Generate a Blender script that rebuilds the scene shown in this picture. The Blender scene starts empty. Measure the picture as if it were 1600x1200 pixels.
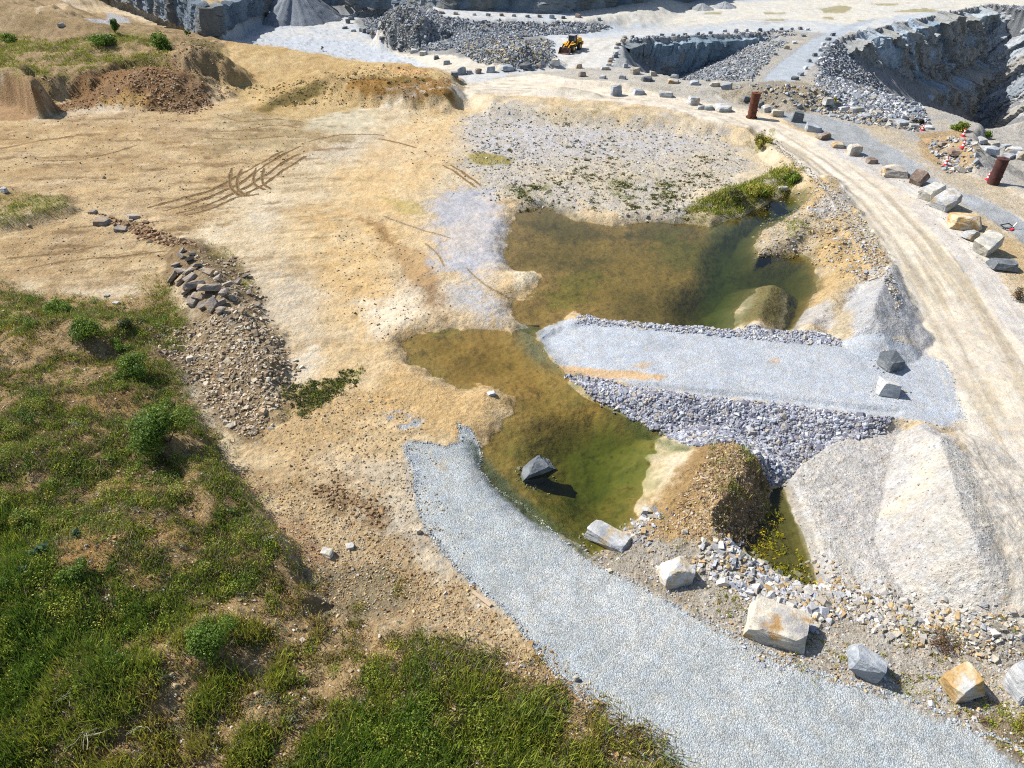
import bpy, math, random
import numpy as np
from mathutils import Vector, Matrix, Euler

# ------------------------------------------------------------------ camera, world, sun, exposure
scene = bpy.context.scene
COL = scene.collection
FPX, CX, CY = 1111.0, 800.0, 600.0
PITCH = math.radians(37.0)
CAMH = 26.0
cam_d = bpy.data.cameras.new("camera")
cam_d.sensor_width = 36.0
cam_d.lens = 36.0 * FPX / 1600.0
cam_d.clip_start, cam_d.clip_end = 0.5, 3000.0
cam = bpy.data.objects.new("camera", cam_d)
COL.objects.link(cam)
cam.location = (0, 0, CAMH)
cam.rotation_euler = (math.pi / 2 - PITCH, 0, 0)
scene.camera = cam

SUN_EL = math.radians(46.0)
SUN_AZ = math.atan2(-0.90, 0.43)          # measured from +Y towards +X
sunvec = Vector((math.sin(SUN_AZ) * math.cos(SUN_EL), math.cos(SUN_AZ) * math.cos(SUN_EL), math.sin(SUN_EL)))
world = bpy.data.worlds.new("World")
scene.world = world
world.use_nodes = True
wn = world.node_tree
sky = wn.nodes.new("ShaderNodeTexSky")
sky.sky_type = 'NISHITA'
sky.sun_disc = False
sky.sun_elevation = SUN_EL
sky.sun_rotation = SUN_AZ % (2 * math.pi)
bg = wn.nodes.get("Background") or wn.nodes.new("ShaderNodeBackground")
bg.inputs[1].default_value = 0.095
wn.links.new(sky.outputs[0], bg.inputs[0])
sd_ = bpy.data.lights.new("sun", 'SUN')
sd_.energy = 4.6
sd_.angle = math.radians(0.5)
sd_.color = (1.0, 0.965, 0.915)
sun = bpy.data.objects.new("sun", sd_)
COL.objects.link(sun)
sun.rotation_euler = (-sunvec).to_track_quat('-Z', 'Y').to_euler()
scene.view_settings.view_transform = 'Standard'
scene.view_settings.look = 'None'
scene.view_settings.exposure = 0.80
scene.view_settings.gamma = 1.0
scene.cycles.max_bounces = 6
scene.cycles.transparent_max_bounces = 12
scene.cycles.use_denoising = False
scene.cycles.filter_width = 1.1
scene.cycles.caustics_reflective = False
scene.cycles.caustics_refractive = False

KA = 0.60   # sunlit picture colour -> albedo of the ground
def lin(c):
    c = np.asarray(c, float) / 255.0
    return np.where(c <= 0.04045, c / 12.92, ((c + 0.055) / 1.055) ** 2.4)
def A(r, g, b, k=1.0):
    return tuple(np.clip(lin((r, g, b)) * KA * k, 0.0, 0.85))

# ------------------------------------------------------------------ picture <-> place
cp, sp = math.cos(PITCH), math.sin(PITCH)
def rayd(px, py):
    px = np.asarray(px, float); py = np.asarray(py, float)
    a = px - CX; b = CY - py
    return np.stack([a, FPX * cp + b * sp, -FPX * sp + b * cp], -1)
def P(px, py, z=0.0):
    d = rayd(px, py)
    t = (np.asarray(z, float) - CAMH) / d[..., 2]
    return np.stack([d[..., 0] * t, d[..., 1] * t], -1)
def depth_of(x, y, z):
    return y * cp + (CAMH - z) * sp
def proj(x, y, z):
    d = depth_of(x, y, z)
    return CX + FPX * x / d, CY - FPX * (y * sp + (z - CAMH) * cp) / d
def poly(pts, z=0.0):
    a = np.array([p[:2] for p in pts], float)
    return P(a[:, 0], a[:, 1], z)

# ------------------------------------------------------------------ noise
def _hash(ix, iy, seed):
    h = (ix.astype(np.uint32) * np.uint32(374761393) + iy.astype(np.uint32) * np.uint32(668265263)
         + np.uint32(seed * 2246822519 & 0xffffffff))
    h = (h ^ (h >> np.uint32(13))) * np.uint32(1274126177)
    h = h ^ (h >> np.uint32(16))
    return (h & np.uint32(0xffff)).astype(np.float32) / 65535.0
def vnoise(x, y, seed=0):
    fx = np.floor(x); fy = np.floor(y)
    ix = fx.astype(np.int64); iy = fy.astype(np.int64)
    u = (x - fx).astype(np.float32); v = (y - fy).astype(np.float32)
    u = u * u * (3 - 2 * u); v = v * v * (3 - 2 * v)
    a = _hash(ix, iy, seed); b = _hash(ix + 1, iy, seed)
    c = _hash(ix, iy + 1, seed); d = _hash(ix + 1, iy + 1, seed)
    return (a + (b - a) * u) * (1 - v) + (c + (d - c) * u) * v
def fbm(x, y, scale, octv=4, seed=0, gain=0.5):
    """about -1..1, feature size 1/scale metres"""
    tot = np.zeros(np.shape(x), np.float32); amp = 1.0; s = 0.0
    X = np.asarray(x, np.float64) * scale; Y = np.asarray(y, np.float64) * scale
    for o in range(octv):
        tot += amp * (vnoise(X + 13.7 * o, Y - 7.1 * o, seed + o) * 2 - 1)
        s += amp; amp *= gain
        X, Y = (X * 0.8 - Y * 0.6) * 2.03, (X * 0.6 + Y * 0.8) * 2.03
    return tot / s * 1.6
def smooth(t):
    t = np.clip(t, 0, 1)
    return t * t * (3 - 2 * t)

def sdf(x, y, pts, margin=12.0):
    """signed distance to a polygon, negative inside; far points get +margin"""
    out = np.full(x.shape, margin, np.float32)
    lo = pts.min(0) - margin; hi = pts.max(0) + margin
    m = (x > lo[0]) & (x < hi[0]) & (y > lo[1]) & (y < hi[1])
    if not m.any():
        return out
    X = x[m]; Y = y[m]
    d2 = np.full(X.shape, 1e12); ins = np.zeros(X.shape, bool)
    n = len(pts)
    for i in range(n):
        ax, ay = pts[i]; bx, by = pts[(i + 1) % n]
        ex, ey = bx - ax, by - ay
        wx = X - ax; wy = Y - ay
        t = np.clip((wx * ex + wy * ey) / (ex * ex + ey * ey + 1e-12), 0, 1)
        dx = wx - ex * t; dy = wy - ey * t
        d2 = np.minimum(d2, dx * dx + dy * dy)
        if ay != by:
            c = ((ay > Y) != (by > Y)) & (X < ex * (Y - ay) / ey + ax)
            ins ^= c
    d = np.sqrt(d2)
    out[m] = np.where(ins, -d, d)
    return out
def pline(x, y, pts, zs=None, margin=14.0):
    """distance to a polyline, its height there, and the side (+1 = right of the direction of travel)"""
    D = np.full(x.shape, margin, np.float32); Z = np.zeros(x.shape, np.float32); S = np.ones(x.shape, np.float32)
    lo = pts.min(0) - margin; hi = pts.max(0) + margin
    m = (x > lo[0]) & (x < hi[0]) & (y > lo[1]) & (y < hi[1])
    if not m.any():
        return D, Z, S
    X = x[m]; Y = y[m]
    d2 = np.full(X.shape, 1e12); z = np.zeros(X.shape); s = np.ones(X.shape)
    n = len(pts)
    for i in range(max(1, n - 1)):
        ax, ay = pts[i]; bx, by = pts[min(i + 1, n - 1)]
        ex, ey = bx - ax, by - ay
        wx = X - ax; wy = Y - ay
        t = np.clip((wx * ex + wy * ey) / (ex * ex + ey * ey + 1e-12), 0, 1)
        dx = wx - ex * t; dy = wy - ey * t
        q = dx * dx + dy * dy
        b = q < d2
        d2 = np.where(b, q, d2)
        if zs is not None:
            z = np.where(b, zs[i] + (zs[min(i + 1, n - 1)] - zs[i]) * t, z)
        s = np.where(b, np.clip((wx * ey - wy * ex) / (math.hypot(ex, ey) * np.sqrt(q) + 1e-9), -1, 1), s)
    D[m] = np.sqrt(d2); Z[m] = z; S[m] = s
    return D, Z, S

# ------------------------------------------------------------------ the terrain's shape
WATER = -0.55
POND_A = poly([(805,332),(850,322),(900,345),(960,354),(1010,346),(1060,349),(1110,354),(1150,342),(1200,319),(1240,298),(1256,296),(1258,312),
               (1235,335),(1210,350),(1190,362),(1176,384),(1182,404),(1215,400),(1250,396),(1268,408),(1275,422),(1273,452),(1255,490),(1232,520),
               (1150,520),(1080,515),(1000,508),(940,500),(890,492),(868,508),(835,520),(812,508),(796,494),(800,474),(836,445),(842,432),(832,424),(800,424),(786,400),(790,380),(798,350)], WATER)
POND_B = poly([(628,535),(650,520),(700,513),(760,516),(800,514),(835,512),(852,545),(880,580),(915,610),(960,632),(1000,655),(1050,680),(1092,696),(1085,718),(1062,745),
               (1035,775),(1008,797),(985,815),(962,835),(955,860),(940,872),(915,868),(885,843),(850,820),(810,795),(775,765),(752,735),(748,708),(757,688),
               (782,668),(800,640),(800,620),(770,606),(720,606),(680,592),(640,566)], WATER)
POND_C = poly([(1200,775),(1206,762),(1222,760),(1240,800),(1262,860),(1279,917),(1255,920),(1210,900),(1160,868),(1146,852),(1165,840),(1200,800)], WATER)
DEEP_A = poly([(1110,380),(1160,350),(1240,305),(1255,305),(1215,350),(1178,368),(1190,400),(1262,404),(1270,440),(1235,505),(1165,505),(1060,510),(1050,470),(1100,430)], WATER)
DEEP_B = poly([(850,665),(930,640),(990,660),(1075,695),(1040,750),(960,800),(900,800),(830,740)], WATER)

RIGHT_LEVEL = poly([(640,168),(725,150),(760,145),(900,156),(1050,170),(1185,200),(1240,245),(1300,305),(1362,400),(1400,470),(1425,545),(1480,655),(1530,800),(1575,930),(1610,1100),(1700,1230),
                    (3600,1230),(3600,-20),(600,-20),(640,90),(690,120)], 0.7)
CAUSEWAY = poly([(832,518),(870,503),(905,498),(940,500),(1000,509),(1080,516),(1150,521),(1250,522),(1340,540),(1440,540),(1500,600),(1520,665),(1470,668),(1400,655),(1300,642),(1200,628),
                 (1100,618),(1000,606),(930,592),(880,580),(850,552)], 0.6)
RUBBLE_SLOPE = poly([(885,583),(930,592),(1000,606),(1100,618),(1200,628),(1300,642),(1400,655),(1395,668),(1300,690),(1250,722),(1222,757),(1200,750),(1180,712),(1150,690),(1090,697),
                     (1030,670),(960,635),(915,610)], 0.0)
PATHW = poly([(640,700),(720,690),(750,730),(820,795),(912,870),(1030,930),(1240,1040),(1480,1120),(1640,1190),(1800,1300),(1200,1400),(1030,1195),(880,1060),(720,890),(648,780)], 0.0)

BENCH_UL = poly([(-700,150),(-60,130),(0,116),(60,130),(120,122),(190,108),(262,104),(290,100),(330,80),(345,62),(300,50),(210,36),(150,22),(90,4),(-40,-40),(-700,-40)], 2.6)
TAN_RIM = poly([(345,58),(420,68),(500,82),(560,94),(620,98),(690,110),(725,132)], 1.0)
FAR_LOW = poly([(150,18),(210,33),(300,50),(350,58),(420,69),(500,83),(560,95),(620,99),(690,111),(722,130),(760,120),(760,60),(620,-6),(90,-12)], 0.4)
MOUND_TAN = poly([(520,128),(560,108),(600,100),(660,104),(700,118),(716,132),(700,146),(640,146),(580,140)], 2.0)
BENCH_BACK = poly([(640,-6),(655,26),(700,31),(800,32),(900,33),(960,30),(1020,20),(1060,-6)], 2.2)
WALL_BACK = [(60,-30,0),(200,0,0),(295,40,0),(332,58,0),(368,34,0),(410,15,0),(470,5,0),(540,7,0),(620,12,0),(700,16,2.0),(800,20,2.0),(860,24,2.0),(950,20,1.2),(1030,10,.8),(1090,1,.6),(1160,-10,.6),(1500,-26,.6),(2300,-40,.6)]

# pits: convex rims with a slope for every edge
PIT_1 = dict(pts=[(972,66),(1000,61),(1100,57),(1200,51),(1236,52),(1224,66),(1190,98),(1172,124),(1150,128),(1060,121),(1005,113),(978,100)], z=0.6,
             slopes=[6,9,9,9,.5,.50,.42,.5,1.4,1.4,1.2,.9], floor=-13)
PIT_2 = dict(pts=[(1312,60),(1400,40),(1470,24),(1545,9),(1700,34),(1900,150),(1900,250),(1620,222),(1525,192),(1455,196),(1375,178),(1285,140),(1275,98)], z=0.6,
             slopes=[9,9,9,6,1.9,1.9,1.0,1.0,.9,1.2,.9,.72,.72], floor=-19)

def ridge(h, x, y, pts, sl, sr, seed, rough=0.25, round_=0.25, blend=True):
    a = np.array(pts, float)
    w = P(a[:, 0], a[:, 1], a[:, 2])
    if len(w) == 1:
        w = np.vstack([w, w + 0.01]); zs = np.r_[a[:, 2], a[:, 2]]
    else:
        zs = a[:, 2]
    M = 22.0
    lo = w.min(0) - M; hi = w.max(0) + M
    m = (x > lo[0]) & (x < hi[0]) & (y > lo[1]) & (y < hi[1])
    if not m.any():
        return h
    X = x[m]; Y = y[m]; nz = rough * fbm(X, Y, 0.6, 3, seed); best = np.full(X.shape, -1e9)
    for i in range(len(w) - 1):                       # the highest of the flanks of all its stretches
        ax, ay = w[i]; ex, ey = w[i + 1] - w[i]
        wx = X - ax; wy = Y - ay; L2 = ex * ex + ey * ey + 1e-12
        t = np.clip((wx * ex + wy * ey) / L2, 0, 1)
        D = np.hypot(wx - ex * t, wy - ey * t)
        S = np.clip((wx * ey - wy * ex) / (math.sqrt(L2) * D + 1e-9), -1, 1)
        D = np.maximum(D + nz * np.minimum(1, D), 0)
        Dr = np.sqrt(D * D + round_ * round_) - round_
        best = np.maximum(best, zs[i] + (zs[i + 1] - zs[i]) * t - Dr * (sl + (sr - sl) * smooth(.5 + .5 * S)))
    out = h.copy(); out[m] = np.maximum(h[m], best)
    return out

def pit(h, x, y, p):
    a = np.array(p['pts'], float)
    w = P(a[:, 0], a[:, 1], p['z'])
    n = len(w)
    area = 0.5 * np.sum(w[:, 0] * np.roll(w[:, 1], -1) - np.roll(w[:, 0], -1) * w[:, 1])
    sg = 1.0 if area > 0 else -1.0
    drop = np.full(x.shape, 1e9)
    nz = 0.5 * fbm(x, y, 0.25, 4, 77)
    for i in range(n):
        ax, ay = w[i]; bx, by = w[(i + 1) % n]
        L = math.hypot(bx - ax, by - ay)
        d = sg * ((bx - ax) * (y - ay) - (by - ay) * (x - ax)) / L
        drop = np.minimum(drop, (d + nz * (p['slopes'][i] < 3)) * p['slopes'][i])
    return np.where(drop > 0, np.maximum(p['z'] - drop, p['floor'] + 0.6 * nz) , h), drop

def raise_to(h, s, z, run):
    t = smooth(0.5 - s / run)
    return h * (1 - t) + z * t

def height(x, y):
    h = 0.12 * fbm(x, y, 0.05, 3, 1)
    wob = fbm(x, y, 0.35, 3, 5)
    # right-hand level with haul road
    s = sdf(x, y, RIGHT_LEVEL, 20)
    h = raise_to(h, s + 0.5 * wob, 0.7, 3.0)
    # embankment between yard and road (near the far boulders) and berm along the pond
    s = sdf(x, y, poly([(740,146),(900,152),(1050,166),(1180,196),(1190,215),(1060,190),(960,182),(850,178),(760,172)], 0.8))
    h = raise_to(h, s + 0.8 * wob, 1.0 + 0.3 * wob, 2.5)
    s = sdf(x, y, poly([(1260,285),(1300,275),(1345,330),(1385,400),(1375,450),(1335,500),(1265,515),(1245,512),(1275,455),(1285,415),(1262,398),(1230,392),(1225,375),(1240,350)], 0.5))
    h = raise_to(h, s + 0.5 * wob, 0.75 + 0.4 * fbm(x, y, 0.5, 3, 9), 2.2)
    # strip of vegetated bank above the far pond
    s = sdf(x, y, poly([(1060,325),(1120,320),(1180,300),(1225,280),(1250,285),(1235,262),(1180,268),(1100,290)], 0.3))
    h = raise_to(h, s + 0.4 * wob, 0.45, 1.5)
    # causeway, dipping into the water at its left end
    s = sdf(x, y, CAUSEWAY) - .5
    zc = np.interp(x, [P(838,525)[0], P(885,540)[0], P(1010,560)[0], P(1400,600)[0]], [-0.75, -0.25, 0.35, 0.72])
    h = raise_to(h, s + 0.25 * wob, zc, 1.0)
    s = sdf(x, y, poly([(905,498),(1000,509),(1150,521),(1300,532),(1300,526),(1150,515),(1000,503),(900,494)], 0.4))
    h = raise_to(h, s, zc + 0.12, 0.8)
    # ponds
    ss = []; beds = []
    nn = 0.22 * fbm(x, y, 0.9, 3, 21)
    for PP, DD, sl, dd in ((POND_A, DEEP_A, 0.08, 1.0), (POND_B, DEEP_B, 0.08, 1.0)):
        s = sdf(x, y, PP) + nn
        bed = WATER - np.minimum(0.05 + sl * np.maximum(-s, 0), 0.36)
        bed = bed - dd * smooth((1.2 - sdf(x, y, DD)) / 3.0) + .05 * fbm(x, y, .5, 3, 23)
        ss.append(s); beds.append(np.minimum(bed, WATER - .03))
    s = np.minimum(ss[0], ss[1]); bed = np.where(ss[0] < ss[1], beds[0], beds[1])
    k = smooth(s / 1.6)
    bank = np.maximum(h, WATER + 0.04) * k + (1 - k) * np.minimum(np.maximum(h, WATER + .04), WATER + 0.05 + 0.25 * np.maximum(s, 0))
    t = smooth((s + 0.3) / 0.6)
    h = np.where(s < 6, bank * t + bed * (1 - t), h)
    # rubble bank under the causeway
    s = sdf(x, y, RUBBLE_SLOPE)
    top, _, _ = pline(x, y, poly([(885,583),(930,592),(1000,606),(1100,618),(1200,628),(1300,642),(1400,655)], 0.6))
    zr = np.maximum(zc - 0.48 * np.maximum(top - .15, 0) + 0.07 * fbm(x, y, 1.6, 2, 31) * smooth(top), -1.4)
    t = smooth(.5 - s / .5)
    h = h * (1 - t) + zr * t
    # tongue between pond and inner pond
    h = ridge(h, x, y, [(1208,448,.1),(1194,474,.4),(1182,508,.35)], .65, .65, 41, .2)
    h = ridge(h, x, y, [(1208,380,-.3),(1228,364,.1),(1256,342,.5)], .5, .5, 42, .2)
    # clay mound between the ponds
    h = ridge(h, x, y, [(1126,694,.5),(1142,716,1.25),(1152,756,1.45),(1132,800,1.05),(1098,838,.15)], .52, .55, 43, .4, 1.0)
    # big crushed-stone pile
    h = ridge(h, x, y, [(1440,668,1.1),(1468,684,2.0),(1486,736,2.7),(1500,790,3.05),(1526,858,2.7),(1548,925,1.7),(1566,975,.6)], .31, 1.25, 44, .10, .12)
    # smaller pile by the road
    h = ridge(h, x, y, [(1395,412,1.1),(1385,432,2.0),(1372,462,2.9),(1364,488,2.6),(1345,522,1.0)], .6, 1.2, 45, .3, .2)
    # grey bank at the foot of the far berm
    h = ridge(h, x, y, [(835,142,1.2),(880,135,1.7),(930,145,1.2)], .5, .5, 46)
    # the narrow pool between clay mound and stone pile
    s = sdf(x, y, POND_C) + .10 * fbm(x, y, 1.2, 2, 22)
    h = np.where(s < 3, np.minimum(h, WATER + .02 + np.where(s > 0, 1.1 * s, .9 * np.maximum(s, -.35))), h)
    # left rock berm
    h = ridge(h, x, y, [(285,372,.4),(300,400,1.0),(330,450,1.3),(370,510,1.2),(400,570,1.0),(420,640,.4)], .5, .42, 47, .5)
    # grassy hillside in the left foreground
    hill = poly([(-900,430),(0,445),(90,470),(180,470),(280,500),(330,600),(380,690),(372,745),(420,820),(468,890),(500,960),(590,1000),(700,1010),(830,1060),(930,1120),(1060,1215),(900,1500),(-900,1500)], 0.3)
    s = sdf(x, y, hill, 30)
    g = np.maximum(-s, 0)
    h = np.where(s < 0, h * np.exp(-g * 0.5) + np.minimum(0.26 * g, 0.8 + 0.075 * g) + 0.38 * fbm(x, y, 0.28, 4, 51) * np.minimum(1, g / 2), h)
    for (qx, qy, am, ra) in ((190,850,.9,3.2),(330,1000,.5,1.8),(110,520,.8,2.8),(250,660,.5,2.2),(440,850,.6,2.0),(30,960,.8,3.0),(650,1030,.45,2.6),(840,1110,.3,2.0),(60,720,.6,2.5),(330,760,.4,2.0),(200,1080,.5,2.2)):
        c = P(qx, qy, 1.2)
        h = h + am * np.exp(-((x - c[0]) ** 2 + ((y - c[1]) * 1.3) ** 2) / (ra * ra))
    # crumbling scarps along its foot
    s = sdf(x, y, poly([(300,640),(372,748),(440,830),(475,905),(505,925),(470,930),(420,900),(330,800),(250,700)], 0.9))
    h = h + 0.75 * smooth((0.3 - s - .35 * wob) / 0.7) * smooth((s + 9) / 5)
    # left middle grass shelf
    s = sdf(x, y, poly([(-400,300),(0,292),(60,298),(108,303),(112,322),(60,338),(0,352),(-400,380)], 0.6))
    h = raise_to(h, s + 0.4 * wob, 0.9, 1.6)
    # far left: low haul road behind the tan plateau
    s = sdf(x, y, FAR_LOW, 30)
    zl = -2.2 + 2.9 * smooth((x - P(560,70)[0]) / (P(740,110)[0] - P(560,70)[0]))
    h = raise_to(h, s + 0.5 * wob, zl, 5.0)
    # tan plateau rim and mound
    h = ridge(h, x, y, [(330,62,1.6),(420,72,1.5),(500,86,1.4),(560,97,1.5),(640,101,1.9),(700,116,1.8),(716,132,.9)], .8, .12, 52, .6, .6)
    s = sdf(x, y, MOUND_TAN)
    h = np.maximum(h, raise_to(h, s + 0.5 * wob, 2.1, 2.4))
    h = h + .28 * fbm(x, y, .7, 4, 53) * smooth(1.5 - s / 2)
    s = sdf(x, y, poly([(400,150),(440,128),(500,118),(520,128),(470,150),(420,165)], .4))
    h = raise_to(h, s + .5 * wob, h + .45, 2)
    # upper left bench with scarps
    s = sdf(x, y, BENCH_UL, 30)
    zb = 2.6 + 0.06 * np.maximum(-s, 0) + 0.35 * fbm(x, y, 0.12, 4, 55)
    h = raise_to(h, s + 1.3 * wob + 0.8, zb, 4.5)
    s = sdf(x, y, poly([(-500,30),(-20,70),(30,92),(58,124),(46,131),(22,119),(-20,108),(-500,64)], 3.8), 20)
    h = np.maximum(h, raise_to(h, s + 0.5 * wob, 3.9, 1.6))
    bn = smooth(1 - sdf(x, y, BENCH_UL, 30) / 6)
    h = h + bn * (.30 * fbm(x, y, .45, 4, 59) + .12 * fbm(x, y, 1.6, 3, 60))
    h = ridge(h, x, y, [(268,80,4.1),(300,70,5.0),(335,78,4.3),(350,98,2.6)], .8, 1.3, 56, .6, .6)
    h = ridge(h, x, y, [(190,110,2.7),(235,104,3.4),(275,112,2.9),(300,130,1.6)], .45, .45, 57, .9, .8)
    h = ridge(h, x, y, [(-200,14,6.),(40,22,5.4),(130,34,4.4)], .25, .25, 58, .9, .8)
    # far benches and rubble heaps
    s = sdf(x, y, BENCH_BACK, 20)
    h = raise_to(h, s + 0.8 * wob, 2.2, 7.0)
    h = ridge(h, x, y, [(612,16,3.2),(632,10,4.6),(655,22,3.8),(690,44,1.6)], .7, 1.6, 61, .9, .5)
    h = ridge(h, x, y, [(770,72,1.9),(810,72,3.1),(845,78,2.5)], .7, .6, 62, .9, .5)
    h = ridge(h, x, y, [(1196,222,.95),(1250,262,1.0),(1296,308,1.05),(1352,398,1.15),(1392,470,1.0)], .12, 1.0, 48, .35, .1)
    # small ridge beside the haul road, berm in front of the ramp
    h = ridge(h, x, y, [(880,124,1.0),(960,127,1.2),(1060,134,1.2),(1110,140,1.2)], .5, .6, 63, .3, .3)
    # pits
    h, d1 = pit(h, x, y, PIT_1)
    h, d2 = pit(h, x, y, PIT_2)
    h = ridge(h, x, y, [(1145,140,1.6),(1190,134,2.3),(1240,134,2.6),(1280,140,2.4),(1295,152,1.4)], .7, .6, 64, .7, .4)
    # lower corner by the slabs, cone knoll
    s = sdf(x, y, poly([(1535,196),(1570,200),(1700,215),(1700,300),(1600,300),(1545,262),(1528,235)], -.5))
    h = raise_to(h, s + .4 * wob, -0.6, 2.0)
    h = ridge(h, x, y, [(1455,215,1.2),(1490,212,1.9),(1515,226,2.1),(1522,250,1.6)], .45, 1.6, 65, .5, .4)
    h = ridge(h, x, y, [(1590,292,1.0),(1640,310,1.3)], .5, .5, 66, .4, .4)
    # behind the back wall
    wb = np.array(WALL_BACK, float)
    wp = P(wb[:, 0], wb[:, 1], wb[:, 2])
    wp = np.vstack([wp + np.array([0, 2.5]), [[900, 500], [900, 1500], [-900, 1500], [-900, wp[0, 1]]]])
    s = sdf(x, y, wp, 40)
    h = raise_to(h, s, np.interp(x, [-78, -64, -54, -34, -22], [6.2, 5.4, 2.4, 2.4, 6.2]) + .3 * fbm(x, y, .05, 3, 70), 2.5)
    # micro relief
    flat = 1 - .75 * smooth(.5 - (sdf(x, y, RIGHT_LEVEL, 20)) / 1.5) * (h > .4) * (h < 1.1)
    inhill = smooth(-sdf(x, y, hill, 30) / 2)
    det = 0.06 * fbm(x, y, 1.1, 4, 80) + 0.03 * fbm(x, y, 4.0, 3, 81) + .17 * inhill * fbm(x, y, .8, 4, 82)
    # scraped by a dozer blade: long low furrows
    fur = fbm(x * .45 + .25 * y, y * 1.9 - x * .35, .8, 3, 83) * smooth(.5 + fbm(x, y, .06, 2, 84))
    det = det + .05 * fur * (x < P(620,300)[0]) * (1 - inhill)
    onp = smooth(.5 - sdf(x, y, PATHW) / .6) + smooth(.5 - sdf(x, y, CAUSEWAY) / .6)
    h = h + det * flat * (1 - .8 * np.minimum(1, onp))
    return h, d1, d2

# ------------------------------------------------------------------ ground grid: fine where the place is seen, coarse far out
ug = np.concatenate([-800 - np.geomspace(30, 9000, 14)[::-1] , np.arange(-800, -80, 14.0), np.arange(-80, 1682, 2.15), np.arange(1684, 2400, 14.0), 2400 + np.geomspace(30, 9000, 14)])
vv = np.arange(-14, 1290, 1.75)
yy = P(np.full(vv.shape, CX), vv, 0.0)[:, 1]
yy = np.concatenate([[1500, 1000, 700, 500, 400, 330, 280, 250, 230, 215, 203, 195], yy, yy[-1] - np.geomspace(.2, 60, 16)])
yy = np.sort(yy)[::-1]
sc_ = np.maximum(depth_of(0, yy, 0.0), 9.0) / FPX
GX = (ug[None, :] - CX) * sc_[:, None]
GY = np.repeat(yy[:, None], len(ug), 1)
NR, NC = GX.shape
GH, D1, D2 = height(GX.ravel(), GY.ravel())
GH = GH.reshape(NR, NC)

# tyre tracks and ruts pressed into the yard (picture points, half width m, depth m)
RUTM = np.zeros(GX.size, np.float32)
gxf, gyf = GX.ravel(), GY.ravel()
# lanes worn into the haul road
ROADZ = .7
def lane(pts, w, d):
    D, _, _ = pline(gxf, gyf, poly(pts, ROADZ), None, 4.0)
    D = D + 0.1 * fbm(gxf, gyf, .4, 2, 92)
    GH.ravel()[:] += -d * np.exp(-(D / w) ** 2)
    return np.exp(-(D / w) ** 2)
LANES = np.zeros(GX.size, np.float32)
for off in (0, 22, 62, 86):
    LANES = np.maximum(LANES, lane([(1195 + off * .35, 205), (1260 + off * .5, 250), (1330 + off * .7, 310), (1385 + off * .85, 380), (1430 + off, 450), (1490 + off * 1.2, 560), (1560 + off * 1.4, 690)], .3, .04))
GZ = GH

def new_obj(name, mesh, parent=None):
    o = bpy.data.objects.new(name, mesh)
    COL.objects.link(o)
    if parent is not None:
        o.parent = parent
    return o
def mesh_np(name, v, faces, mat=None, smoothf=False, mats=None, mat_idx=None):
    """v (n,3); faces (m,k) all the same k, or a list of such arrays"""
    if not isinstance(faces, list):
        faces = [faces]
    me = bpy.data.meshes.new(name)
    v = np.asarray(v, np.float32)
    me.vertices.add(len(v)); me.vertices.foreach_set("co", v.ravel())
    nl = sum(f.size for f in faces); nf = sum(len(f) for f in faces)
    me.loops.add(nl); me.polygons.add(nf)
    me.loops.foreach_set("vertex_index", np.concatenate([f.ravel() for f in faces]).astype(np.int32))
    tot = np.concatenate([np.full(len(f), f.shape[1], np.int32) for f in faces])
    st = np.concatenate([[0], np.cumsum(tot)[:-1]]).astype(np.int32)
    me.polygons.foreach_set("loop_start", st)
    me.polygons.foreach_set("loop_total", tot)
    if mat_idx is not None:
        me.polygons.foreach_set("material_index", np.asarray(mat_idx, np.int32))
    me.polygons.foreach_set("use_smooth", np.full(nf, bool(smoothf)))
    me.update(calc_edges=True)
    for m in (mats or ([mat] if mat else [])):
        me.materials.append(m)
    return me
def vcol(me, name, arr):
    a = me.attributes.new(name, 'FLOAT_COLOR', 'POINT')
    arr = np.asarray(arr, np.float32)
    if arr.shape[1] == 3:
        arr = np.hstack([arr, np.ones((len(arr), 1), np.float32)])
    a.data.foreach_set("color", arr.ravel())

V = np.stack([gxf, gyf, GZ.ravel()], 1).astype(np.float32)
ii = (np.arange(NR - 1)[:, None] * NC + np.arange(NC - 1)[None, :]).ravel()
QUADS = np.stack([ii, ii + NC, ii + NC + 1, ii + 1], 1)
tmp = new_obj("ground_probe", mesh_np("ground_probe", V, QUADS))
bpy.context.view_layer.update()
_dep = bpy.context.evaluated_depsgraph_get()
_tmpe = tmp.evaluated_get(_dep)
CAMV = Vector((0, 0, CAMH))
def cast1(px, py):
    d = Vector(rayd(px, py)).normalized()
    ok, loc, nrm, _ = _tmpe.ray_cast(CAMV, d)
    if ok:
        return np.array(loc)
    q = P(px, py, 0.0)
    return np.array([q[0], q[1], 0.0])
def cast(pts):
    return np.array([cast1(p[0], p[1]) for p in pts])
def ground_z(x, y):
    ok, loc, nrm, _ = _tmpe.ray_cast(Vector((x, y, 200.0)), Vector((0, 0, -1)))
    return loc.z if ok else 0.0

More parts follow.
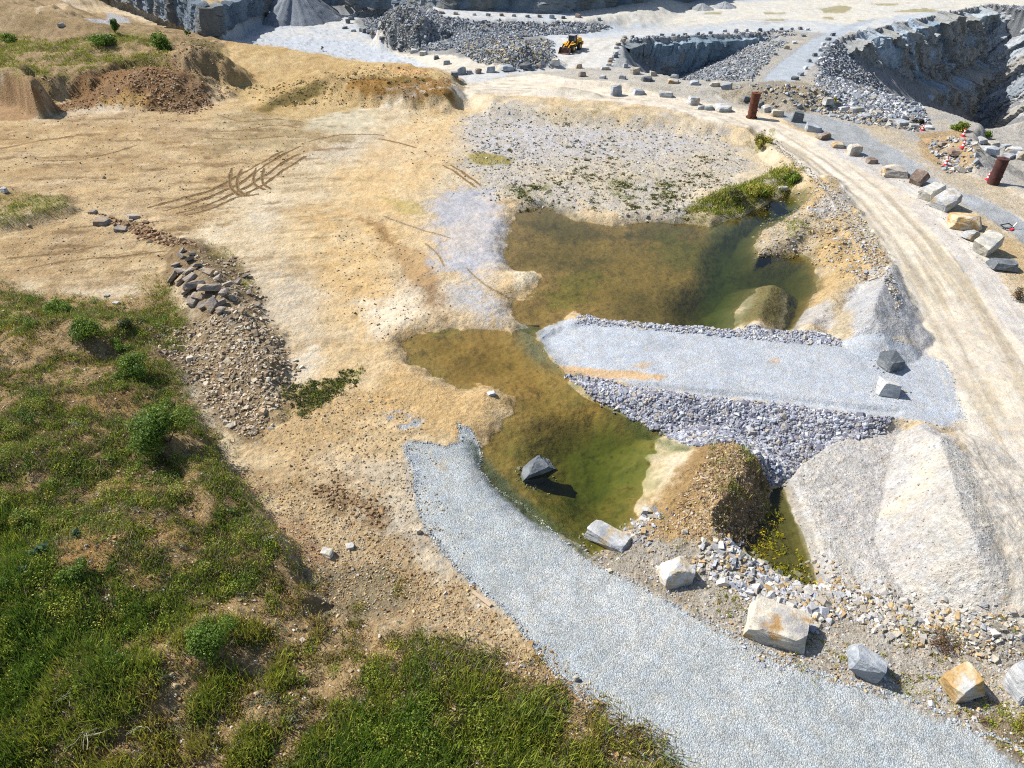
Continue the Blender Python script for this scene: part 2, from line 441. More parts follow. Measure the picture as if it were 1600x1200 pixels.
# ------------------------------------------------------------------ what lies where: material zones
x_, y_ = gxf, gyf
N = len(gxf)
n05 = fbm(x_, y_, 0.05, 4, 101); n2 = fbm(x_, y_, 0.22, 5, 102, .6); n8 = fbm(x_, y_, 0.9, 4, 103, .6); n30 = fbm(x_, y_, 3.2, 3, 104)
streak = fbm(x_ * 0.35 + 0.2 * y_, y_ * 1.6 - x_ * .3, 0.30, 5, 105, .62)
C = np.empty((N, 3), np.float32)
T = np.zeros((N, 4), np.float32)          # gravel, crumbly dirt, litter, smooth fines
tan = np.array(A(216, 195, 157)); pale = np.array(A(238, 224, 196)); brown = np.array(A(168, 140, 98)); orange = np.array(A(222, 188, 132))
umber = np.array(A(118, 92, 58)); greyg = np.array(A(206, 202, 198)); blueg = np.array(A(188, 194, 206)); cream = np.array(A(236, 226, 204))
def lerp(a, b, t):
    return a + (b - a) * np.clip(t, 0, 1)[:, None]
C[:] = tan
C = lerp(C, pale, 0.6 * smooth(n2 * .9 + .35))
C = lerp(C, orange, 0.6 * smooth(-n05 * 1.2 + n2 * .5 + .25))
C = lerp(C, brown, 0.6 * smooth(streak * 1.5 - .15))
C = lerp(C, np.array(A(204,196,180)), .55 * smooth(fbm(x_, y_, .09, 4, 161, .6) * 1.5 - .1))
T[:, 1] = 0.5
def zone(pts, col=None, soft=.5, warp=.5, amt=1.0, tex=None, breakup=0.0, scale=None, col2=None, exact=False, margin=9.0):
    global C, T
    w = cast(pts)[:, :2] if not exact else pts
    s = sdf(x_, y_, w, margin) + warp * (0.6 * n2 + 0.5 * n8 + .25 * n30)
    t = smooth(0.5 - s / (2 * soft))
    if breakup:
        t = t * smooth(.5 + (n8 * .7 + n30 * .6 + n2 * .4) * 1.3 + (1 - breakup) - .5)
    t = (t * amt).astype(np.float32)
    if col is not None:
        c = np.array(col, np.float32)
        if col2 is not None:
            k = smooth(.5 + .8 * n2 + .4 * n8)[:, None]
            c = c + (np.array(col2, np.float32) - c) * k
            C = C + (c - C) * t[:, None]
        else:
            C = lerp(C, c, t)
    if tex is not None:
        T = T + (np.array(tex, np.float32) - T) * t[:, None]
    return t

# yard: browner, rutted left half and olive-grey middle
zone([(-300,150),(60,180),(200,165),(330,150),(420,150),(500,190),(520,230),(400,270),(360,300),(330,345),(280,390),(260,440),(0,440),(-300,440)], A(176,142,92), 2, 2.5, .7, (0,.8,0,0), col2=A(206,174,120))
zone([(320,175),(420,160),(520,190),(540,215),(440,240),(330,235)], A(168,148,108), 1.5, 2, .7, col2=A(196,178,138))
zone([(470,175),(560,160),(600,180),(560,205),(480,200)], A(206,196,166), 1, 1.5, .8, (0,.2,0,.6))
zone([(700,150),(640,190),(560,240),(520,290),(600,330),(680,280),(720,230),(720,190),(760,160)], A(224,186,126), 1.5, 1.5, .6, (0,.3,0,.2), col2=A(228,200,148))
zone([(450,330),(600,290),(660,330),(620,430),(660,500),(560,540),(480,440)], A(226,198,150), 2, 2, .7, (0,.3,0,.2), col2=A(214,176,112))
zone([(560,470),(650,450),(676,490),(640,510),(590,520)], A(240,224,196), 1.2, 2.0, .85, (0,.2,0,.4))
zone([(450,560),(490,545),(500,585),(462,600)], A(236,222,196), .7, 1.2, .8)
zone([(300,395),(262,408),(200,410),(215,425),(250,422)], A(232,208,164), .9, 1.6, .7)
zone([(560,340),(600,350),(690,440),(700,510),(660,480),(640,420)], A(176,132,78), .6, 1.0, .75, (0,.5,0,.1), col2=A(150,112,66))
zone([(615,380),(660,390),(680,410),(665,450),(630,430)], A(190,158,112), .2, .4, .8, (0,.1,0,.8))
zone([(600,310),(640,312),(665,335),(630,335)], A(180,164,80), .5, .8, .5)
_yl = smooth((P(640,300)[0] - x_) / 12) * smooth((y_ - 44) / 6)
_st = fbm(x_ * .42 + .25 * y_, y_ * 2.2 - x_ * .42, .55, 5, 131, .66)
C = lerp(C, np.array(A(132,104,68)), .75 * _yl * smooth(_st * 1.7 - .35))
C = lerp(C, np.array(A(236,214,178)), .5 * _yl * smooth(-_st * 1.6 - .4))
# pebbly grey flat behind the far pond, bluish grey silt beside it
zone([(728,180),(765,155),(900,175),(1040,185),(1120,205),(1170,240),(1190,262),(1140,290),(1060,330),(960,340),(860,320),(800,330),(740,300),(718,240)], A(212,204,190), 1.6, 2.6, .9, (.4,.6,0,0), col2=A(218,204,176))
zone([(735,185),(775,165),(900,200),(1050,200),(1110,225),(1000,250),(880,245),(780,260),(725,230)], A(206,204,206), 1.2, 2.2, .85, (.5,.4,0,0), breakup=.35)
zone([(690,300),(760,296),(800,330),(790,380),(800,400),(770,430),(690,420),(672,370)], A(190,193,202), 1.2, 2.0, .85, (.4,.1,0,.5), col2=A(206,200,196))
zone([(690,440),(740,430),(800,480),(810,505),(760,515),(700,480)], A(192,195,200), .9, 1.8, .75, (.6,.2,0,.2), breakup=.4)
zone([(725,240),(760,237),(800,246),(800,258),(745,256)], A(166,152,56), .4, .8, .85)
zone([(795,425),(838,422),(840,440),(805,452)], A(240,224,190), .2, .3, .9)
# roads and gravel
zone([(1080,150),(1080,100),(985,112),(900,108),(860,100),(860,20),(1900,-20),(1900,420),(1640,330),(1500,262),(1400,220),(1290,200),(1200,180)], A(206,196,176), 1, 1.2, 1, (.3,.7,0,0), col2=A(192,188,180), margin=20)
zone([(740,126),(830,104),(985,104),(1060,118),(1190,128),(1200,172),(1100,160),(1000,139),(900,128),(830,130)], A(204,199,188), .8, .8, .9, (.3,.5,0,.2), col2=A(190,184,168))
_pm = smooth(np.maximum(D1, D2) / .6)
C = lerp(C, np.array(A(176,176,174)) * 1.0, _pm); T = T + (np.array([.7,.7,0,0]) - T) * _pm[:, None]
ROAD = [(560,172),(640,160),(725,152),(760,147),(830,146),(890,156),(960,158),(1050,172),(1120,192),(1180,206),(1240,250),(1300,305),(1362,395),(1402,465),(1432,545),(1470,600),(1490,650),(1530,780),(1560,860),(1570,960),(1600,1000),(1900,1100),
        (1900,640),(1640,470),(1540,395),(1480,340),(1440,298),(1400,278),(1300,228),(1220,192),(1170,172),(1100,160),(1000,137),(900,124),(840,114),(740,128)]
tROAD = zone(ROAD, A(226,214,194), .35, .5, 1, (.12,.12,0,.6), col2=A(236,224,200))
zone([(1480,650),(1560,620),(1680,900),(1580,960),(1530,800)], A(232,222,206), 1.2, 1.2, .6, (.2,.3,0,.3))
tGREY = zone([(1185,163),(1215,168),(1290,182),(1370,206),(1450,246),(1530,294),(1600,345),(1700,400),(1700,470),(1600,378),(1560,350),(1500,318),(1450,290),(1400,268),(1340,238),(1290,215),(1240,195)], A(176,180,180), .25, .4, .95, (.8,0,0,.1), col2=A(186,190,192))
zone([(1392,232),(1440,262),(1540,322),(1520,326),(1430,275),(1380,246)], A(202,206,208), .3, .5, .5)
zone([(1290,215),(1345,242),(1400,272),(1450,300),(1440,310),(1380,280),(1320,248),(1270,222)], A(206,205,204), .3, .4, .7, (.5,.1,0,.2))
zone([(1440,300),(1500,350),(1540,405),(1600,470),(1700,560),(1700,620),(1600,540),(1530,455),(1480,390),(1430,330)], A(214,208,200), .3, .5, .8, (.4,.1,0,.4))
zone([(1300,300),(1325,310),(1375,390),(1425,470),(1460,540),(1440,560),(1405,500),(1360,410)], A(196,196,200), .25, .4, .7, (.6,.1,0,.2))
zone([(1330,182),(1400,205),(1440,222),(1490,262),(1560,290),(1640,330),(1640,360),(1560,322),(1480,290),(1420,248),(1370,218)], A(216,196,160), .4, .8, .7, (0,.8,0,0), col2=A(206,190,164))
zone([(1510,330),(1560,360),(1620,410),(1640,520),(1590,470),(1555,400),(1525,360)], A(216,188,142), .3, .6, .8, (0,.9,0,0))
# far quarry floor
zone([(400,-20),(330,50),(430,75),(560,92),(690,112),(722,128),(760,126),(850,108),(960,104),(985,62),(1240,48),(1310,55),(1410,35),(1545,8),(1700,30),(1900,20),(1900,-30)], A(214,213,208), .8, 1.5, 1, (.2,.1,0,.5), col2=A(196,203,208), margin=20)
zone([(640,30),(700,80),(800,110),(700,112),(640,92),(560,58),(540,45),(600,40)], A(226,216,194), .6, 1.2, .85)
zone([(400,62),(480,58),(560,66),(640,92),(690,112),(620,98),(520,86),(420,70)], A(200,206,212), .6, 1, .9)
zone([(850,40),(985,40),(1240,30),(1320,40),(1440,20),(1700,0),(1900,-30),(1000,-30),(900,20)], A(228,221,203), .8, 1.5, .9, col2=A(220,216,204), margin=20)
zone([(890,55),(985,62),(940,105),(850,108),(870,75)], A(224,220,210), .8, 1.5, .9)
for pp in ([(1390,18),(1448,12),(1470,18),(1442,19),(1400,19)], [(1280,14),(1312,8),(1335,12),(1318,20),(1286,20)], [(1285,26),(1300,27),(1305,31),(1286,30)], [(1340,31),(1362,31),(1360,35),(1346,35)], [(1360,6),(1408,5),(1400,10),(1370,9)], [(1190,19),(1230,20),(1225,22),(1195,22)], [(1095,20),(1130,18),(1128,22),(1100,23)], [(1190,30),(1232,30),(1225,33),(1195,33)]):
    zone(pp, A(166,158,118), .25, .5, .9, (0,0,0,.9))
for (a, b, c_, d_) in ((1000,52,1180,30), (1030,44,1250,34), (960,60,1100,30), (1250,16,1420,4), (1180,40,1320,26), (1450,14,1600,4), (880,98,940,62), (905,100,962,66)):
    w = cast([(a, b), ((a + c_) / 2, (b + d_) / 2 - 2), (c_, d_)])[:, :2]
    D, _, _ = pline(x_, y_, w, None, 3)
    C = lerp(C, np.array(A(184,176,156)), .55 * np.exp(-((D + .3 * n8) / .35) ** 2) * smooth(.6 + n2))
# tan plateau and upper-left bench
zone([(330,60),(420,70),(500,84),(560,95),(625,99),(690,110),(728,134),(700,150),(640,165),(560,170),(470,190),(400,170),(350,140)], A(196,160,98), .8, 1.5, .8, (0,.9,.1,0), col2=A(212,182,124))
zone([(560,122),(640,120),(712,132),(704,150),(640,158),(570,150),(540,138)], A(168,124,56), .4, .8, .9, (0,1,0,0), col2=A(146,112,56))
zone([(600,108),(640,104),(680,112),(640,118)], A(226,178,120), .5, .8, .8)
zone([(405,168),(440,150),(470,135),(510,128),(500,150),(440,165),(415,175)], A(120,104,52), .5, 1, .8, (0,1,.3,0))
zone([(-200,-10),(60,-5),(200,25),(300,50),(345,62),(360,110),(300,130),(240,110),(190,112),(110,125),(60,130),(0,120),(-200,120)], A(182,154,114), 1, 1.5, .9, (0,1,.4,0), col2=A(154,130,86))
zone([(30,20),(90,5),(110,8),(60,22),(20,28)], A(222,196,158), .3, .6, .9)
zone([(132,28),(170,20),(205,30),(180,38),(150,36)], A(190,190,194), .3, .5, .9)
zone([(-40,110),(30,115),(62,135),(66,170),(20,190),(-60,190)], A(178,142,100), .3, .6, .85, (0,1,0,0))
zone([(110,128),(200,104),(260,104),(330,140),(345,160),(290,180),(200,160),(120,168),(70,160)], A(154,112,66), .8, 1.2, .85, (0,1,0,0), col2=A(132,98,62))
zone([(160,150),(230,148),(225,165),(150,168)], A(206,166,96), .5, .8, .7)
# hillside soil
HILL = [(-600,430),(0,440),(60,460),(180,470),(262,450),(300,500),(280,560),(320,660),(372,745),(430,830),(478,900),(520,960),(600,1000),(700,1000),(830,1050),(930,1110),(1065,1205),(1065,1400),(-600,1400)]
tHILL = zone(HILL, A(192,163,116), .8, 1.2, 1, (0,1,.6,0), col2=A(160,134,88), margin=25)
zone([(380,740),(470,745),(560,800),(640,890),(740,930),(840,1020),(920,1090),(880,1090),(760,1010),(620,960),(520,960),(470,880)], A(202,172,126), .6, 1, .85, (.1,1,.1,0), col2=A(216,190,146))
zone([(370,745),(440,800),(520,870),(480,900),(430,830),(380,780)], A(194,158,120), .4, .8, .8, (0,1,0,0))
zone([(480,765),(540,750),(600,800),(590,815),(520,790)], A(160,130,92), .8, 1.6, .7, (0,1,0,0))
zone([(500,890),(600,885),(640,930),(560,965),(505,935)], A(150,140,112), .4, .7, .7, (.2,1,.2,0))
zone([(60,850),(90,815),(190,815),(330,840),(330,860),(200,870),(120,910),(70,910)], A(206,170,110), .5, .9, .9, (0,1,.1,0), col2=A(178,140,86))
zone([(100,610),(190,600),(250,640),(200,660),(120,640)], A(176,140,92), .5, .9, .8, (0,1,.1,0))
zone([(170,745),(300,755),(260,775),(180,765)], A(190,150,96), .4, .7, .8, (0,1,.1,0))
zone([(200,900),(330,905),(300,940),(210,935)], A(150,124,72), .6, .9, .7, (0,1,.3,0))
# left rock berm and its scree
zone([(262,385),(300,370),(370,410),(440,520),(440,600),(400,700),(340,670),(310,620),(260,560),(240,530),(290,500),(265,440)], A(150,126,90), .6, 1, .9, (.3,1,.1,0), col2=A(170,148,112))
zone([(150,330),(220,350),(300,385),(270,390),(180,350),(130,335)], A(140,110,70), .6, 1, .7, (.2,1,0,0))
zone([(440,610),(560,600),(600,640),(520,700),(470,740),(400,700)], A(204,170,116), 1, 1.2, .6, (.1,.8,0,0))
zone([(620,560),(680,600),(790,620),(770,670),(720,690),(640,640),(560,640)], A(216,180,122), .8, 1, .7, (.15,.7,0,0))
# near gravel path
tPATH = zone([(632,700),(640,690),(700,702),(720,690),(716,662),(732,668),(745,690),(752,712),(745,730),(772,762),(820,795),(870,835),(912,870),(960,893),(1030,930),(1100,968),(1180,1010),(1240,1040),(1330,1072),(1400,1085),(1480,1120),(1560,1160),(1640,1190),(1800,1300),(1200,1400),(1090,1240),(1030,1195),(960,1135),(880,1060),(800,965),(720,890),(670,830),(648,780),(650,740)], A(194,200,199), .12, .25, 1, (.8,0,0,0), col2=A(204,207,204), margin=14)
zone([(596,645),(625,638),(640,650),(665,645),(655,668),(640,690),(620,668)], A(176,186,196), .15, .35, .9, (1,0,0,0), breakup=.5)
zone([(630,690),(660,700),(670,760),(640,770)], A(182,190,196), .2, .35, .8, (1,0,0,0), breakup=.35)
zone([(650,690),(690,702),(700,740),(672,720)], A(212,182,130), .2, .3, .6, (.3,.3,0,0), breakup=.4)
# beige stony strip below the ponds
tSTRIP = zone([(905,870),(960,850),(1000,815),(1050,800),(1100,850),(1150,850),(1200,890),(1290,925),(1400,980),(1500,1000),(1580,960),(1620,1000),(1800,1250),(1640,1195),(1480,1125),(1400,1090),(1240,1045),(1100,975),(1000,915),(940,890)], A(214,205,188), .25, .35, .95, (.5,.8,0,0), col2=A(188,177,158))
zone([(1530,1120),(1600,1130),(1640,1190),(1560,1165)], A(140,120,80), .4, .6, .7, (.1,.9,.5,0))
# clay mound, berm, piles
zone([(1010,838),(1035,775),(1072,704),(1125,680),(1160,700),(1200,740),(1200,800),(1160,855),(1090,855)], A(210,180,130), .3, .6, .95, (0,1,.1,0), col2=A(184,154,108))
zone([(1150,715),(1200,750),(1200,810),(1160,855),(1100,852),(1120,810)], A(156,128,92), .4, .8, .75, (.2,1,.2,0))
zone([(1195,300),(1260,285),(1300,275),(1345,330),(1395,410),(1380,460),(1335,530),(1270,515),(1240,505),(1275,450),(1275,415),(1250,398),(1180,410),(1175,370),(1215,345)], A(216,186,134), .3, .6, .95, (.1,1,0,0), col2=A(206,190,160))
zone([(1255,330),(1320,290),(1340,320),(1290,345)], A(200,198,194), .3, .5, .8, (.5,.6,0,0))
zone([(1320,460),(1370,415),(1400,415),(1430,480),(1420,530),(1370,540),(1330,525),(1318,490)], A(220,217,212), .25, .4, .95, (.35,.8,0,0), col2=A(206,206,206))
zone([(1240,480),(1300,470),(1320,500),(1290,520),(1235,515)], A(206,202,196), .25, .5, .8, (.4,.6,0,0))
zone([(1155,515),(1190,440),(1220,440),(1225,480),(1205,515)], A(190,160,104), .3, .4, .9, (0,1,.1,0))
tCAUSE = zone([(838,518),(870,503),(905,498),(1000,509),(1150,520),(1300,530),(1430,545),(1475,565),(1510,655),(1480,668),(1400,655),(1300,642),(1200,628),(1100,618),(1000,606),(905,588),(868,566),(845,545)], A(206,210,213), .2, .35, 1, (.55,.1,0,.1), col2=A(196,202,208))
zone([(860,570),(900,572),(960,580),(1040,586),(1030,594),(950,592),(890,583)], A(216,178,124), .15, .3, .85, (0,.4,0,.3))
for q in (((1190,562),(1215,560),(1212,570)), ((985,570),(1020,566),(1010,576)), ((1000,546),(1015,544),(1010,550))):
    zone(q, A(220,192,156), .15, .3, .7)
tRUB = zone([(885,585),(930,594),(1000,608),(1100,620),(1200,630),(1300,644),(1390,655),(1380,672),(1300,692),(1250,722),(1222,757),(1200,750),(1180,712),(1150,690),(1090,697),(1030,670),(960,635),(915,610)], A(168,172,184), .2, .3, 1, (1,.3,0,0))
zone([(905,498),(1000,506),(1150,516),(1310,532),(1310,542),(1150,526),(1000,514),(900,506)], A(180,186,200), .2, .3, .8, (1,.2,0,0))
tPILE = zone([(1225,750),(1260,720),(1300,692),(1400,664),(1462,668),(1500,700),(1540,800),(1575,930),(1560,970),(1480,985),(1380,960),(1290,920),(1270,860),(1240,790)], A(230,224,212), .25, .4, 1, (.25,.8,0,0), col2=A(216,211,204))
zone([(1420,735),(1462,715),(1462,760),(1440,778),(1400,800),(1360,815),(1390,780)], A(232,222,200), .3, .5, .85, (.1,.6,0,.2))
# quarry slopes and rubble
for pts, c1, c2 in (
    ([(1230,62),(1195,96),(1175,124),(1060,121),(1040,110),(1090,95),(1150,75),(1200,55)], (176,182,186), (196,196,192)),
    ([(972,66),(1000,61),(1020,70),(1000,112),(985,105),(960,105)], (186,188,186), (166,170,172)),
    ([(1275,70),(1312,60),(1330,80),(1390,140),(1445,190),(1380,180),(1285,150)], (168,168,168), (186,186,184)),
    ([(560,26),(580,4),(620,-14),(660,-8),(690,26),(730,32),(860,34),(960,36),(930,47),(850,54),(860,90),(800,105),(700,86),(650,86),(600,70),(575,56),(556,40)], (166,168,166), (184,184,178)),
    ([(700,62),(860,62),(862,95),(780,104),(700,80)], (176,170,152), (160,160,154)),
    ([(1310,62),(1400,38),(1480,22),(1550,6),(1700,30),(1700,55),(1560,35),(1480,40),(1400,60),(1330,82)], (166,168,168), (186,182,170)),
    ([(1548,20),(1600,10),(1800,100),(1800,240),(1560,180)], (168,168,168), (146,150,154))):
    zone(pts, A(*c1), .5, .8, .9, (.9,.6,0,0), col2=A(*c2))
zone([(1335,36),(1375,28),(1330,48),(1308,62),(1290,85),(1262,110),(1242,128),(1190,128),(1205,108),(1240,80),(1275,58),(1310,44)], A(190,198,204), .3, .4, .95, (.4,0,0,.2))
zone([(1140,132),(1190,127),(1250,127),(1290,140),(1295,172),(1240,178),(1150,160),(1120,148)], A(176,162,136), .4, .7, .9, (.4,1,0,0), col2=A(190,180,160))
zone([(1500,205),(1560,195),(1700,205),(1700,300),(1560,262),(1530,240)], A(196,190,178), .4, .7, .8, (.5,.4,0,0))
zone([(1430,208),(1500,203),(1522,225),(1528,255),(1480,270),(1440,245)], A(212,184,138), .4, .6, .9, (.1,1,0,0), col2=A(190,160,116))
# pond beds: silt, algae
WETD = WATER - GZ.ravel()
for PP, c1, c2 in ((POND_A, (178,146,94), (138,118,72)), (POND_B, (186,154,96), (134,128,68)), (POND_C, (122,114,70), (92,88,52))):
    s = sdf(x_, y_, PP, 4)
    t = smooth(.5 - s / .3)
    c = np.array(A(*c1))[None] + (np.array(A(*c2)) - np.array(A(*c1)))[None] * smooth(.45 + .7 * n2 + .4 * n05)[:, None]
    t = t * smooth(.55 + WETD * 14)
    C = C + (c - C) * t[:, None]
    T = T + (np.array([0,.3,0,.5]) - T) * t[:, None]
    edge = smooth(1 - np.abs(s - .1) / .7) * (s > 0) * (WETD > -.35)         # damp rim
    C = C * (1 - .22 * edge[:, None])
zone([(735,690),(752,735),(775,765),(850,825),(915,875),(935,872),(880,820),(800,765),(765,720)], A(110,122,104), .3, .4, .9, (1,0,0,0))
zone([(800,505),(838,512),(850,550),(880,585),(840,570),(815,535)], A(150,152,134), .5, .6, .8, (.8,0,0,0))
zone([(900,585),(1000,655),(1090,697),(1075,712),(980,665),(890,605)], A(96,112,72), .4, .4, .85, (1,0,0,0))
zone([(860,700),(960,660),(1050,700),(1020,760),(920,790)], A(130,134,70), 1.4, 1, .85, (0,0,0,.6))
zone([(1110,350),(1255,300),(1250,320),(1175,365),(1165,500),(1080,510)], A(112,118,76), 1.2, 1, .9, (0,0,0,.5))
zone([(840,790),(900,780),(960,840),(930,870),(870,830)], A(110,112,40), .4, .7, .8, (.4,.6,0,0))
zone([(640,520),(760,520),(840,580),(850,640),(790,610),(700,595)], A(184,146,86), .8, .9, .7, (0,.1,0,.7))
zone([(860,640),(945,625),(930,640),(870,660)], A(196,158,92), .4, .6, .8)
for pts, c in (([(850,330),(920,345),(960,370),(880,380),(820,350)], (96,92,58)), ([(985,352),(1090,356),(1080,378),(1000,372)], (88,88,60)), ([(870,405),(930,405),(925,425),(875,420)], (98,94,56)),
               ([(880,440),(930,425),(905,470),(860,470)], (150,142,64)), ([(1040,370),(1120,385),(1120,440),(1040,410)], (120,120,62)), ([(990,470),(1010,470),(1012,505),(990,500)], (120,104,60)),
               ([(880,770),(940,755),(960,790),(900,800)], (104,112,60)), ([(820,640),(880,650),(860,690),(790,690)], (140,118,64)), ([(700,540),(760,560),(740,590),(690,580)], (150,120,66)), ([(880,790),(950,800),(960,850),(910,840)], (112,108,62))):
    zone(pts, A(*c), .9, 2.2, .6)
for i_ in range(150):
    pass
_spk = smooth((n30 + .7 * n8 - .45) * 2.2) * (WETD > .02)
C = C * (1 - .35 * _spk)[:, None]
zone([(1120,372),(1165,348),(1240,302),(1256,300),(1256,316),(1215,348),(1180,366),(1180,404),(1262,400),(1274,440),(1236,515),(1165,512),(1140,505),(1150,430)], A(108,106,66), .6, .8, .8)
zone([(1005,830),(1030,772),(1058,738),(1088,690),(1122,684),(1112,760),(1066,835)], A(198,166,114), .4, .8, .9, (0,1,0,0), col2=A(178,146,98))
# ruts, lanes, loose clods
C = lerp(C, np.array(A(100,76,46)), np.clip(.95 * RUTM, 0, .92) * (1 - tPATH))
_cl = poly([(640,150),(760,136),(900,142),(1040,152),(1160,178),(1215,205),(1290,252),(1355,305),(1415,375),(1462,450),(1520,560),(1580,700),(1640,860)], .7)
_cl2 = np.vstack([_cl[0] - [30, 0], _cl])
_D, _, _S = pline(x_, y_, _cl2, None, 14.0)
_lat = _D * _S
_rs = fbm(_lat * 1.9, (x_ + y_) * .05, 1.0, 4, 141, .6)
C = lerp(C, np.array(A(190,176,150)), .8 * tROAD * smooth(_rs * 1.8 - .25))
C = lerp(C, np.array(A(244,236,220)), .6 * tROAD * smooth(-_rs * 1.8 - .3))
C = lerp(C, np.array(A(198,184,158)), .75 * LANES * tROAD * smooth(.6 + n2))
C *= (1 + .07 * n30 + .06 * n8)[:, None] * np.array([1.0, 1.0, 1.0])
C = np.clip(C, .01, .85)

# vegetation density
G = np.zeros(N, np.float32)
def veg(pts, amt, soft=.6, warp=1.0, breakup=.6, margin=9.0):
    global G
    w = cast(pts)[:, :2]
    s = sdf(x_, y_, w, margin) + warp * (.7 * n2 + .5 * n8)
    t = smooth(.5 - s / (2 * soft))
    k = smooth(.5 + (.8 * n2 + 1.0 * n8 + .9 * n30) * 1.2 + (1 - breakup) - .5)
    G = np.maximum(G, t * k * amt)
def unveg(pts, amt, soft=.5):
    global G
    w = cast(pts)[:, :2]
    s = sdf(x_, y_, w, 9) + .7 * n2 + .5 * n8
    G = G * (1 - amt * smooth(.5 - s / (2 * soft)))
veg(HILL, 1.0, .8, 1.0, .55, 25)
veg([(-300,900),(0,900),(120,920),(380,960),(480,1060),(560,1100),(700,1020),(860,1090),(1060,1210),(1060,1400),(-300,1400)], 1.0, 1, 1, .3)
veg([(-200,450),(40,460),(140,520),(110,590),(-200,600)], 1.0, 1, .8, .2)
veg([(-200,760),(60,780),(40,900),(-200,900)], 1.0, 1, .8, .25)
unveg([(60,850),(90,820),(190,818),(330,842),(340,862),(200,872),(120,905),(70,905)], .85)
unveg([(90,615),(190,605),(260,645),(200,665),(110,645)], .8)
unveg([(160,740),(310,755),(270,780),(170,770)], .75)
unveg([(270,560),(330,560),(340,660),(300,640)], .6)
veg([(250,880),(380,890),(480,930),(560,1000),(480,1100),(300,1050),(240,960)], .8, .8, 1, .42)
veg([(400,1000),(520,1010),(560,1200),(380,1200)], .9, .8, 1, .35)
veg([(370,945),(480,940),(560,1000),(640,985),(700,1010),(560,1090),(440,1080),(360,1020)], .75, .8, 1, .4)
unveg([(390,1090),(450,1085),(440,1130),(400,1120)], .5)
veg([(230,430),(262,430),(300,500),(250,530),(180,510)], 1, .6, .6, .3)
veg([(-200,300),(0,296),(60,304),(105,310),(112,325),(60,342),(0,356),(-200,380)], 1, .4, .4, .3)
veg([(-200,50),(0,50),(70,62),(130,58),(180,45),(270,62),(268,104),(190,106),(110,118),(60,124),(0,116),(-200,116)], .9, .6, .8, .35)
veg([(-200,40),(0,48),(60,60),(120,66),(200,48),(265,70),(200,78),(110,72),(0,72),(-200,72)], 1, .5, .5, .2)
veg([(-200,88),(0,92),(30,98),(58,122),(46,130),(20,120),(0,112),(-200,105)], 1, .3, .3, .15)
veg([(290,62),(340,64),(352,90),(330,85)], .9, .4, .4, .4)
veg([(440,600),(500,600),(570,570),(580,580),(520,625),(470,650),(440,640)], .95, .4, .8, .45)
veg([(1060,335),(1110,300),(1180,280),(1225,255),(1252,258),(1250,288),(1215,300),(1150,335),(1100,350)], 1, .4, .6, .3)
veg([(1190,205),(1210,200),(1208,232),(1175,238),(1165,222)], 1, .3, .5, .4)
veg([(790,290),(870,285),(890,315),(830,322),(800,310)], .8, .5, .8, .7)
veg([(940,275),(1060,280),(1050,320),(960,320)], .7, .6, 1, .85)
veg([(1215,345),(1255,340),(1270,370),(1225,378)], .8, .3, .5, .5)
veg([(320,375),(360,390),(420,470),(380,450),(330,410)], .6, .5, .8, .7)
veg([(1150,845),(1190,850),(1200,875),(1165,868)], 1, .3, .3, .3)
veg([(1540,1125),(1600,1115),(1680,1200),(1620,1185)], .9, .4, .5, .5)
veg([(1400,975),(1480,985),(1490,1000),(1420,1000)], .6, .3, .5, .7)
veg([(560,895),(620,900),(660,930),(600,955),(550,940)], .7, .4, .7, .7)
veg([(410,860),(460,880),(480,920),(430,900)], .9, .4, .5, .3)
veg([(860,160),(1000,165),(1080,190),(1000,185),(870,178)], .5, .4, .8, .85)
veg([(400,160),(460,140),(510,128),(500,150),(430,168)], .5, .5, .8, .8)
veg([(560,118),(640,112),(690,122),(620,130)], .35, .5, .8, .8)
veg([(1100,690),(1160,690),(1200,760),(1190,830),(1150,850),(1120,800)], .4, .4, .6, .9)
G *= (WETD < -.03)
G = np.clip(G, 0, 1)
greenbase = np.array(A(128, 124, 60))
C = lerp(C, greenbase, .5 * smooth(G * 1.2))
T[:, 2] = np.maximum(T[:, 2], G)

